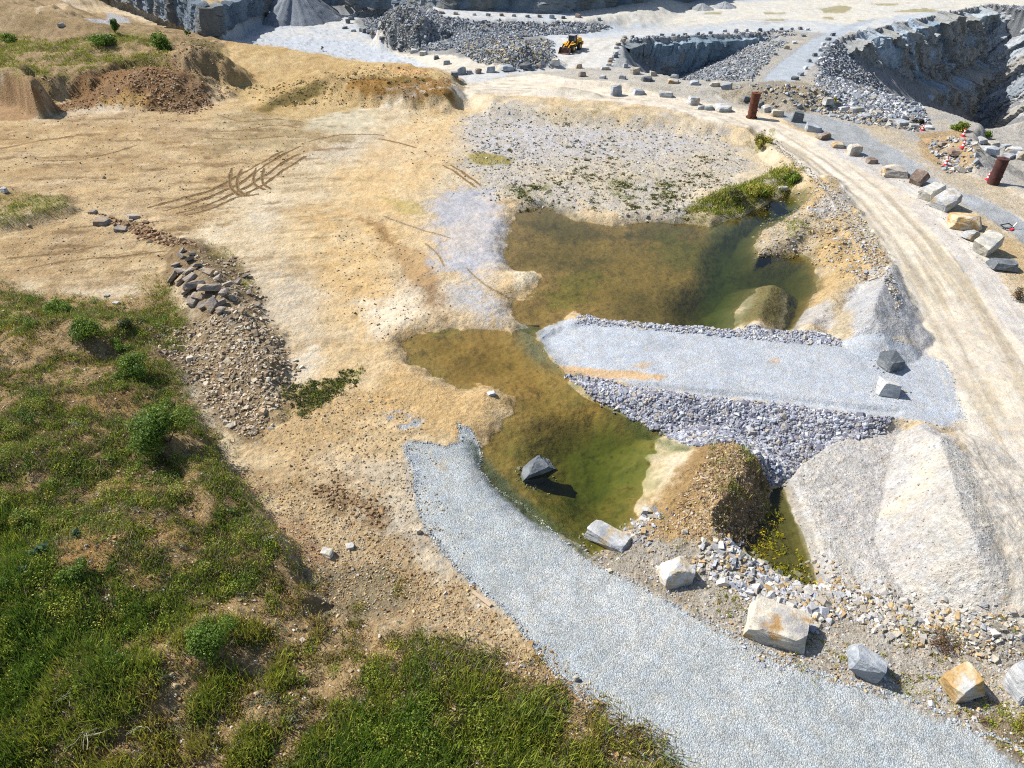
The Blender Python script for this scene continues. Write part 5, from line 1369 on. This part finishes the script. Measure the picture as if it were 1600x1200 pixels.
def clumps(name, w, n, rad, leaves, size, colors, label, cat="weeds", flat=.6):
    i, p = scatter(w, n)
    vs, fs, cs = [], [], []; base = 0
    r = rad * np.exp(rng.normal(0, .35, n))
    for j in range(n):
        k = max(8, int(leaves * (r[j] / rad) ** 1.6))
        m = rng.integers(1, 4)
        ce = p[j] + np.c_[rng.normal(0, .55 * r[j], (m, 2)), np.full(m, r[j] * flat * .35)]
        sh = rng.integers(0, len(colors)); sub = [colors[sh], colors[(sh + 1) % len(colors)]]
        v, f, c = leafcloud(ce, np.full((m, 3), r[j]) * np.array([1, 1, flat]) * .8, k, size, sub, .5)
        vs.append(v); fs.append(f + base); cs.append(c); base += len(v)
    me = mesh_np(name, np.vstack(vs), np.vstack(fs), M_LEAF)
    vcol(me, "Col", np.vstack(cs))
    return tag(new_obj(name, me), label, cat, None, "stuff")
HZ = zmask(HILL, .5, .5, 20)
clumps("weeds", HZ * G ** 2, 900, .26, 70, .085, GR_MID + GR_DARK, "low leafy weeds growing through the hillside grass")
clumps("yellow_weeds", HZ * G, 420, .24, 60, .07, GR_YEL + GR_MID[:2], "yellowish green weeds on the hillside")
clumps("grey_weeds", HZ * np.clip(G * 1.5, .05, 1) * smooth(.6 - G), 420, .20, 40, .07, GR_GREY + [A(150,140,120), A(128,118,108)], "grey dried weeds on the hillside")
clumps("low_shrubs", HZ * G ** 2 * smooth(n2 + .3), 260, .36, 150, .085, GR_MID + GR_DARK + GR_YEL[:1], "knee high leafy shrubs scattered through the hillside grass", "shrubs", .85)
clumps("brown_weeds", HZ * np.clip(G, .1, 1) * smooth(.5 - n2), 900, .20, 50, .06, [A(176,142,96), A(150,124,84), A(196,170,120), A(140,124,104)], "withered brown weeds between the green patches of the hillside", "weeds", .7)
clumps("verge_weeds", zmask([(1060,900),(1240,1010),(1400,1060),(1500,1110),(1650,1190),(1600,1100),(1420,1060),(1280,1000),(1150,940)], .4, .6) + .5 * zmask([(1400,970),(1500,985),(1520,1005),(1420,1005)], .3, .4) + .25 * tSTRIP * smooth(n8 + .3), 300, .12, 34, .055, GR_MID + GR_YEL + [A(150,110,90)], "small weeds dotted over the verge among the boulders")
clumps("yard_weeds", zmask([(760,175),(1000,190),(1150,230),(1140,290),(1000,335),(820,325),(760,290),(740,240)], 1, 1.5) * smooth(n2 + .2) * smooth(n8 + .6) + 1.6 * zmask([(960,285),(1060,278),(1075,330),(980,330)], .8, 1.2) * smooth(n8 + .3) + 2 * zmask([(790,290),(880,285),(895,318),(810,325)], .5, .8) * smooth(n8 + .4) + .6 * zmask([(440,600),(570,575),(580,590),(470,650)], .4, .6) + .5 * zmask([(380,130),(520,125),(700,125),(560,140),(400,165)], .5, .6), 900, .20, 26, .12, [(.10,.11,.03), (.08,.10,.02), A(140,120,80), (.06,.085,.016)], "sparse olive weeds on the pebbly flat behind the far pond", flat=.4)
clumps("mound_weeds", zmask([(1150,700),(1200,745),(1205,815),(1160,852),(1105,850),(1125,790)], .3, .3) + .5 * zmask([(1045,800),(1080,740),(1130,688),(1150,740),(1080,840)], .3), 420, .13, 30, .06, [A(166,138,112), A(190,164,128), A(130,106,84), (.17,.17,.04)], "brown dead weeds on the shaded side of the clay mound")
clumps("pool_algae", zmask([(1172,850),(1200,800),(1215,800),(1250,870),(1270,910),(1245,912),(1205,888)], .25, .3), 64, .22, 26, .13, [(.50,.42,.02), (.55,.42,.03), (.36,.36,.02)], "yellow algae floating in the narrow pool", "algae", .25)

def tube(pts, rads, seg=6):
    pts = np.array(pts, float); v = []; f = []
    for i in range(len(pts)):
        t = pts[min(i + 1, len(pts) - 1)] - pts[max(i - 1, 0)]; t /= np.linalg.norm(t) + 1e-9
        a = np.cross(t, [0.31, .93, .2]); a /= np.linalg.norm(a); b_ = np.cross(t, a)
        for k in range(seg):
            g = 2 * math.pi * k / seg
            v.append(pts[i] + rads[i] * (math.cos(g) * a + math.sin(g) * b_))
    for i in range(len(pts) - 1):
        for k in range(seg):
            k2 = (k + 1) % seg
            f.append((i * seg + k, i * seg + k2, (i + 1) * seg + k2, (i + 1) * seg + k))
    return np.array(v), np.array(f)
def bush(px, py, wpx, hpx, cols, label, n, leaf, seed, blobs=9, upright=1.0, name="bush", cat="bush", group=None):
    g = cast1(px, py); mpp = depth_of(*g) / FPX
    r = np.random.default_rng(seed)
    n = int(n * 1.6)
    W = wpx * mpp * .5; H_ = hpx * mpp * .62 * upright
    root = empty(name, tuple(g)); tag(root, label, cat, group)
    ce, ra = [], []
    for j in range(blobs):
        a = r.uniform(0, 6.28); q = r.random() ** .6 * .68
        rr = r.uniform(.26, .46)
        z = H_ * r.uniform(.25, .85) * (1 - .45 * q)
        ce.append((W * q * math.cos(a), W * q * math.sin(a), z)); ra.append((W * rr, W * rr, min(H_ * .42, W * rr * r.uniform(.8, 1.2))))
    v, f, c = leafcloud(ce, ra, n, leaf, cols, .42)
    v[:, 2] = np.maximum(v[:, 2], .01)
    me = mesh_np("foliage", v, f, M_LEAF); vcol(me, "Col", c)
    new_obj("foliage", me, root)
    vs, fs = [], []; base = 0
    for j in range(blobs):
        e = np.array(ce[j]); s_ = np.array([r.normal(0, .05 * W), r.normal(0, .05 * W), -.05])
        m_ = (s_ + e) * .5 + r.normal(0, .06 * W, 3)
        tv, tf = tube([s_, m_, e], [.02 + .012 * W, .014 + .008 * W, .006])
        vs.append(tv); fs.append(tf + base); base += len(tv)
    ms = mesh_np("stem", np.vstack(vs), np.vstack(fs), M_BARK)
    vcol(ms, "Col", np.tile(A(110, 90, 66), (base, 1)))
    new_obj("stem", ms, root)
    return root
bush(258, 690, 108, 96, BU_MID + BU_DARK + [(.13,.19,.02)], "largest bright green leafy bush on the hillside, below the rock heap", 5200, .13, 1, 14)
bush(212, 590, 60, 70, BU_MID + BU_DARK, "green bush up the slope from the largest bush", 2100, .12, 2, 9)
bush(190, 548, 40, 40, BU_MID, "small pale green bush above the middle bush", 800, .11, 22, 6)
bush(140, 528, 66, 62, BU_MID + BU_DARK, "dark green bush at the right end of the upper pair", 2300, .12, 3, 10)
bush(100, 492, 56, 52, BU_MID, "green bush at the left end of the upper pair", 1800, .12, 4, 9)
bush(330, 1003, 100, 66, BU_MID + BU_DARK, "rounded dense green bush in the grass at the lower left", 4200, .085, 5, 14)
bush(205, 512, 50, 26, [(.05,.07,.02), (.065,.085,.02)], "low dark olive shrub between the upper bushes and the rock heap", 900, .11, 6, 7)
bush(124, 905, 62, 44, BU_MID + BU_DARK[:1], "grassy green tuft above the lower left slope", 1500, .09, 7, 9)
bush(40, 830, 60, 60, BU_MID + GR_YEL, "yellow green tuft at the left edge beside the bare earth", 1400, .10, 8, 9)
bush(250, 75, 46, 34, BU_MID + BU_DARK, "wide green bush at the right end of the upper left bench", 1500, .28, 9, 9)
bush(180, 52, 20, 34, BU_DARK + BU_MID[:1], "taller narrow bush rising against the dark quarry wall", 700, .26, 10, 7, 1.3)
bush(160, 70, 60, 22, BU_MID + BU_DARK, "long low bush beneath the taller narrow bush", 1300, .28, 11, 9)
bush(295, 56, 12, 16, BU_DARK, "tiny dark bush on the tan rim before the quarry wall", 220, .22, 12, 5, 1.2)
bush(12, 66, 36, 18, BU_MID, "green bush at the left end of the upper left bench", 800, .28, 13, 7)
bush(505, 80, 7, 11, [(.05,.06,.04), (.04,.05,.03)], "tiny dark sapling on the rim before the pale far road", 90, .16, 14, 4, 1.3, name="sapling", cat="sapling")
bush(1236, 284, 36, 34, BU_MID + GR_YEL[:1], "bright green bush at the right end of the pond bank", 1300, .17, 15, 9)
bush(1185, 308, 50, 34, GR_YEL + BU_MID[:2], "olive bush overhanging the far pond, left of the bright bush", 1500, .17, 16, 9)
bush(1150, 312, 44, 22, [(.10,.10,.03), (.08,.09,.02)], "brownish olive bush at the left end of the pond bank", 900, .17, 17, 8)
bush(1192, 228, 32, 26, GR_YEL + [(.09,.10,.02)], "olive bush below the rusty pipe by the haul road", 900, .18, 18, 8)
bush(1500, 203, 32, 22, GR_YEL + BU_MID, "yellow green bush at the brink of the deep pit", 900, .20, 19, 8)
bush(1542, 214, 20, 14, BU_MID, "green bush on the ledge left of the white blocks", 420, .20, 20, 6)
bush(1302, 158, 14, 9, GR_YEL, "small yellow green bush by the slabs", 240, .2, 21, 5)
bush(1434, 194, 20, 13, [A(96,84,66), A(80,76,50)], "dark dry bush among the slabs at the deep pit", 420, .18, 23, 6)
bush(1470, 1000, 70, 34, [A(150,116,98), A(120,100,70), (.08,.10,.02)], "reddish brown dry bush at the foot of the big stone pile", 900, .06, 24, 9)
bush(1350+240, 468, 30, 40, [A(150,124,92), A(120,104,76)], "brown dry bush at the right picture edge by the road", 600, .09, 25, 8)
bush(62, 872, 34, 30, [(.10,.16,.08), (.12,.17,.09)], "blue green thistle rosette on bare earth at the left", 160, .26, 26, 5, name="thistle", cat="thistle")
bush(40, 900, 30, 22, [(.10,.16,.08), (.12,.17,.09)], "lower blue green thistle rosette at the left edge", 130, .26, 27, 5, name="thistle", cat="thistle")
bush(120, 838, 18, 16, [(.10,.16,.08), (.11,.16,.08)], "small blue green thistle on the bare patch", 70, .22, 28, 4, name="thistle", cat="thistle")

# ------------------------------------------------------------------ made things
def bm_box(bm, size, loc, rot=(0, 0, 0), bevel=.0, taper=None):
    r = bmesh.ops.create_cube(bm, size=1.0)
    vs = r['verts']
    for v in vs:
        if taper and v.co.z > 0: v.co.x *= taper[0]; v.co.y *= taper[1]
        v.co = Vector((v.co.x * size[0], v.co.y * size[1], v.co.z * size[2]))
    if bevel:
        es = list({e for v in vs for e in v.link_edges})
        nb = bmesh.ops.bevel(bm, geom=es, offset=bevel, segments=2, affect='EDGES')
        vs = list({v for f in nb['faces'] for v in f.verts} | {v for v in vs if v.is_valid})
    M = Matrix.Translation(loc) @ Euler(rot).to_matrix().to_4x4()
    bmesh.ops.transform(bm, matrix=M, verts=vs)
def bm_cyl(bm, r1, r2, h, loc, rot=(0, 0, 0), seg=24, caps=True):
    r = bmesh.ops.create_cone(bm, cap_ends=caps, segments=seg, radius1=r1, radius2=r2, depth=h)
    bmesh.ops.transform(bm, matrix=Matrix.Translation(loc) @ Euler(rot).to_matrix().to_4x4(), verts=r['verts'])
def bm_obj(name, bm, mat, parent=None, smoothf=False):
    me = bpy.data.meshes.new(name); bm.to_mesh(me); bm.free()
    me.materials.append(mat)
    for p in me.polygons: p.use_smooth = smoothf
    return new_obj(name, me, parent)
def BM(): return bmesh.new()
M_YEL = plain("machine_yellow", (.72, .36, .02), .45, 0, .4, (.42, .24, .06), 3.0, .55, .8)
M_BLK = plain("machine_black", (.02, .022, .025), .5)
M_TYRE = plain("tyre_rubber", (.03, .03, .03), .9, 0, .2, (.16, .15, .13), 2.0, .5, .8)
M_GLASS = plain("cab_glass", (.03, .05, .07), .08, 0, .6)
M_BUCK = plain("bucket_steel", (.13, .07, .055), .7, .2, .3, (.20, .13, .10), 3.0)
M_RUST = plain("rusted_steel", (.150, .050, .025), .85, .1, .2, (.07, .035, .025), 2.5, .42, .62)
M_RUST2 = plain("dark_rusted_steel", (.085, .034, .028), .85, .1, .2, (.05, .026, .024), 2.5, .42, .62)
M_RED = plain("cone_red", (.62, .03, .045), .5)
M_WHITE = plain("cone_white", (.78, .78, .76), .5)
M_WOOD = plain("weathered_wood", A(206, 180, 150), .85)
M_LAMP = plain("lamp_lens", (.6, .6, .55), .2)

g = cast1(893, 79)
ld = empty("wheel_loader", tuple(g), math.radians(-30)); ld.scale = (.66,) * 3
tag(ld, "yellow wheel loader with a dark cab and lowered rusty bucket on the pale quarry floor", "wheel loader")
b = BM(); bm_box(b, (2.0, 2.7, 1.25), (0, 2.35, 1.75), bevel=.12, taper=(.86, .95)); bm_box(b, (2.5, .6, .8), (0, 3.65, 1.2), bevel=.08); bm_box(b, (1.5, .8, .12), (0, 2.6, 2.42), bevel=.03); bm_obj("engine_hood", b, M_YEL, ld)
b = BM(); bm_box(b, (1.3, 4.6, .6), (0, 1.2, .95), bevel=.05); bm_box(b, (1.1, 2.0, .7), (0, -1.6, 1.05), bevel=.05); bm_obj("chassis", b, M_BLK, ld)
b = BM()
for s in (-1, 1):
    bm_box(b, (.62, 1.7, .09), (s * 1.12, -1.55, 1.78), bevel=.03); bm_box(b, (.62, .09, .5), (s * 1.12, -.72, 1.55), (.3, 0, 0), bevel=.02)
    bm_box(b, (.62, 1.9, .09), (s * 1.12, 1.9, 1.8), bevel=.03)
bm_obj("fender", b, M_YEL, ld)
cab = BM()
for sx in (-1, 1):
    for sy in (-.72, .72): bm_box(cab, (.1, .1, 1.7), (sx * .72, .35 + sy, 2.45), bevel=.02)
bm_box(cab, (1.54, 1.54, .5), (0, .35, 1.55), bevel=.04)
cb = bm_obj("cab", cab, M_BLK, ld)
b = BM(); bm_box(b, (1.40, 1.40, 1.45), (0, .35, 2.5)); bm_obj("cab_window", b, M_GLASS, cb)
b = BM(); bm_box(b, (1.72, 1.8, .14), (0, .35, 3.35), bevel=.05); bm_obj("cab_roof", b, plain("roof_grey", (.30, .30, .32), .5), cb)
b = BM()
for s in (-1, 1):
    bm_box(b, (.2, 2.5, .34), (s * .62, -2.25, 1.5), (.42, 0, 0), bevel=.04); bm_box(b, (.2, 1.0, .5), (s * .62, -1.0, 1.95), (.1, 0, 0), bevel=.04)
bm_box(b, (1.2, .22, .22), (0, -2.4, 1.4)); bm_box(b, (.22, 1.5, .26), (0, -2.2, 1.85), (.5, 0, 0), bevel=.03)
bm_obj("lift_arm", b, M_YEL, ld)
b = BM()
bm_box(b, (2.7, .07, 1.1), (0, -3.35, .68), (-.18, 0, 0)); bm_box(b, (2.7, 1.1, .07), (0, -3.85, .1), (.03, 0, 0)); bm_box(b, (2.7, .5, .07), (0, -3.42, 1.2), (-.5, 0, 0))
for s in (-1, 1):
    vs = [b.verts.new((s * 1.35 + dx, y, z)) for dx in (-.03, .03) for (y, z) in ((-3.3, .1), (-4.35, .1), (-3.62, 1.25), (-3.2, 1.25))]
    b.faces.new(vs[:4]); b.faces.new(vs[4:][::-1])
    for i in range(4): b.faces.new((vs[i], vs[4 + i], vs[4 + (i + 1) % 4], vs[(i + 1) % 4]))
bk = bm_obj("bucket", b, M_BUCK, ld)
b = BM()
for i in range(8): bm_box(b, (.14, .3, .06), (-1.2 + i * .343, -4.5, .1))
bm_obj("bucket_teeth", b, M_BUCK, bk)
for sx in (-1, 1):
    for yw in (-1.55, 1.9):
        b = BM(); bm_cyl(b, .82, .82, .58, (sx * 1.12, yw, .82), (0, math.pi / 2, 0), 28)
        for i in range(22):
            a = 2 * math.pi * i / 22
            bm_box(b, (.56, .1, .07), (sx * 1.12, yw + .83 * math.cos(a), .82 + .83 * math.sin(a)), (a - math.pi / 2, 0, 0))
        wh = bm_obj("wheel", b, M_TYRE, ld)
        b = BM(); bm_cyl(b, .42, .36, .1, (sx * 1.43, yw, .82), (0, sx * math.pi / 2, 0), 20); bm_obj("rim", b, M_YEL, wh)
for s in (-1, 1):
    b = BM(); bm_cyl(b, .12, .12, .08, (s * .6, -.48, 2.0), (math.pi / 2, 0, 0), 14); bm_obj("headlight", b, M_LAMP, ld)
    b = BM(); bm_box(b, (.36, .05, .05), (s * .95, -.3, 2.9)); bm_box(b, (.2, .06, .3), (s * 1.15, -.3, 2.75), bevel=.02); bm_obj("mirror", b, M_BLK, ld)
b = BM(); bm_cyl(b, .07, .07, .8, (.45, 2.2, 2.8), seg=12); bm_obj("exhaust_pipe", b, M_BLK, ld)

def steel_pipe(px, py, wpx, hpx, mat, label, flange, lean=(0, 0)):
    g = cast1(px, py); mpp = depth_of(*g) / FPX
    el = math.atan2(CAMH - g[2], math.hypot(g[0], g[1]))
    R_ = wpx * mpp * .5; H_ = hpx * mpp / math.cos(el)
    root = empty("rusty_pipe", (g[0], g[1], g[2] - .12)); root.rotation_euler = (lean[0], lean[1], .4)
    tag(root, label, "steel pipe")
    b = BM(); bm_cyl(b, R_, R_, H_, (0, 0, H_ / 2), seg=36, caps=False)
    bm_cyl(b, R_ * .86, R_ * .86, .6, (0, 0, H_ - .3), seg=36, caps=False)
    o = bm_obj("pipe_body", b, mat, root, True)
    b = BM(); bm_cyl(b, R_ * 1.05, R_ * 1.05, .10, (0, 0, H_ - .0), seg=36); bm_obj("end_plate", b, mat, root)
    b = BM(); bm_box(b, (.14, .14, .1), (0, 0, H_ + .1)); bm_cyl(b, R_ * .35, R_ * .35, .04, (0, 0, H_ + .06), seg=18); bm_obj("lifting_lug", b, mat, root)
    if flange:
        b = BM(); bm_cyl(b, R_ * 1.3, R_ * 1.3, .12, (0, 0, .16), seg=36)
        for i in range(12):
            a = 2 * math.pi * i / 12; bm_cyl(b, .05, .05, .1, (R_ * 1.17 * math.cos(a), R_ * 1.17 * math.sin(a), .26), seg=6)
        bm_obj("base_flange", b, mat, root)
    b = BM()
    for hz in (.28, .62):
        bm_cyl(b, R_ * 1.025, R_ * 1.025, .05, (0, 0, H_ * hz), seg=36)
    bm_obj("weld_seam", b, mat, root)
    b = BM()
    for a, z in ((-.9, .35), (.2, .5), (-.3, .72), (-1.7, .55)):
        bm_box(b, (.12, .12, .12), (R_ * 1.03 * math.cos(a), R_ * 1.03 * math.sin(a), H_ * z), (0, 0, a), bevel=.02)
    bm_obj("bracket", b, mat, root)
    return root
steel_pipe(1174, 184, 13.2, 37, M_RUST, "rust red steel pipe standing upright on a flange beside the haul road", True)
steel_pipe(1551, 287, 17, 39, M_RUST2, "thick dark brown rusty pipe standing in the sand by the gravel road", False, (0, .03))

def cone(px, py, hpx, label):
    g = cast1(px, py); mpp = depth_of(*g) / FPX
    H_ = hpx * mpp * 1.02; s = H_ / .75
    root = empty("traffic_cone", (g[0], g[1], g[2])); root.scale = (s,) * 3
    tag(root, label, "traffic cone")
    b = BM(); bm_box(b, (.42, .42, .05), (0, 0, .025), bevel=.012); bm_obj("base", b, M_RED, root)
    zs = [.05, .20, .33, .47, .60, .75]; R0, R1 = .165, .035
    rr = lambda z: R0 + (R1 - R0) * (z - .05) / .7
    b = BM()
    for i in (0, 2, 4): bm_cyl(b, rr(zs[i]), rr(zs[i + 1]), zs[i + 1] - zs[i], (0, 0, (zs[i] + zs[i + 1]) / 2), seg=20, caps=(i == 4))
    body = bm_obj("cone_body", b, M_RED, root, True)
    for i in (1, 3):
        b = BM(); bm_cyl(b, rr(zs[i]), rr(zs[i + 1]), zs[i + 1] - zs[i], (0, 0, (zs[i] + zs[i + 1]) / 2), seg=20, caps=False)
        bm_obj("white_band", b, M_WHITE, body, True)
cone(1441, 204, 10, "red and white traffic cone behind the pit edge slabs, farthest left of the cones")
cone(1505, 213, 12, "red and white traffic cone on top of the tan knoll next to the yellow bush")
cone(1504, 231, 13, "red and white traffic cone on the front slope of the tan knoll")
cone(1477, 259, 14, "red and white traffic cone standing alone beside the gravel road")
cone(1543, 281, 13, "red and white traffic cone leaning against the left of the dark rusty pipe")

g = cast1(1573, 357); mpp = depth_of(*g) / FPX
root = empty("road_barrier", tuple(g), .35); tag(root, "fallen dark barrier frame with a red foot beside the gravel road", "barrier")
b = BM()
for (s, l) in (((.95, .07, .07), (0, .32, .25)), ((.95, .07, .07), (0, -.22, .12)), ((.07, .6, .07), (-.45, .05, .2)), ((.07, .6, .07), (.45, .05, .2))): bm_box(b, s, l, (.2, 0, 0), bevel=.01)
bm_obj("frame", b, M_BLK, root)
b = BM(); bm_box(b, (.5, .22, .12), (.12, -.36, .07), (0, 0, .3), bevel=.03); bm_obj("red_foot", b, M_RED, root)
b = BM(); bm_box(b, (.07, .07, .5), (.5, -.2, .3), (.2, .3, 0)); bm_obj("marker_post", b, M_WHITE, root)

g1 = cast1(739, 926); g2 = cast1(767, 948)
mid_ = (g1 + g2) / 2; dv = g2 - g1
b = BM(); bm_box(b, (float(np.linalg.norm(dv)), .16, .05), (0, 0, 0), bevel=.008)
pl = bm_obj("plank", b, M_WOOD); pl.location = tuple(mid_ + np.array([0, 0, .07])); pl.rotation_euler = (.1, -math.asin(dv[2] / np.linalg.norm(dv)), math.atan2(dv[1], dv[0]))
tag(pl, "pale weathered plank lying on the clods beside the gravel path", "plank")
g1 = cast1(72, 884)
tv, tf = tube([g1, g1 + np.array([-.5, .45, .5]), g1 + np.array([-1.1, .9, .95])], [.018, .016, .012])
st_ = new_obj("metal_rod", mesh_np("metal_rod", tv, tf, M_BLK)); tag(st_, "thin dark rod leaning out of the grass beside the thistles", "rod")
# bleached dead twigs in the grass
def twigs(px, py, n, L, label, seed):
    g = cast1(px, py); r = np.random.default_rng(seed); vs, fs = [], []; base = 0
    for i in range(n):
        a = r.uniform(-2.6, .3); l = L * r.uniform(.5, 1.1); z = .12 + .15 * r.random()
        s_ = np.array([r.normal(0, .08), r.normal(0, .08), z]); e = s_ + np.array([math.cos(a) * l, math.sin(a) * l, r.uniform(.02, .2)])
        m_ = (s_ + e) / 2 + r.normal(0, .05, 3)
        tv, tf = tube([s_, m_, e], [.014, .011, .005], 5); vs.append(tv); fs.append(tf + base); base += len(tv)
    me = mesh_np("dead_branch", np.vstack(vs), np.vstack(fs), M_STRAW); vcol(me, "Col", np.tile(A(206, 198, 178), (base, 1)))
    o = new_obj("dead_branch", me); o.location = tuple(g); tag(o, label, "dead branch")
twigs(116, 1090, 5, .55, "forked bleached dead branch lying in the lower left grass", 1)
twigs(196, 1026, 9, .6, "bundle of bleached dead stalks up right of the forked branch", 2)
twigs(222, 1140, 4, .6, "bleached dead twig lower right of the forked branch", 3)
twigs(136, 1150, 6, .8, "straw coloured fallen stalks near the lower left corner", 4)

bpy.data.objects.remove(tmp, do_unlink=True)
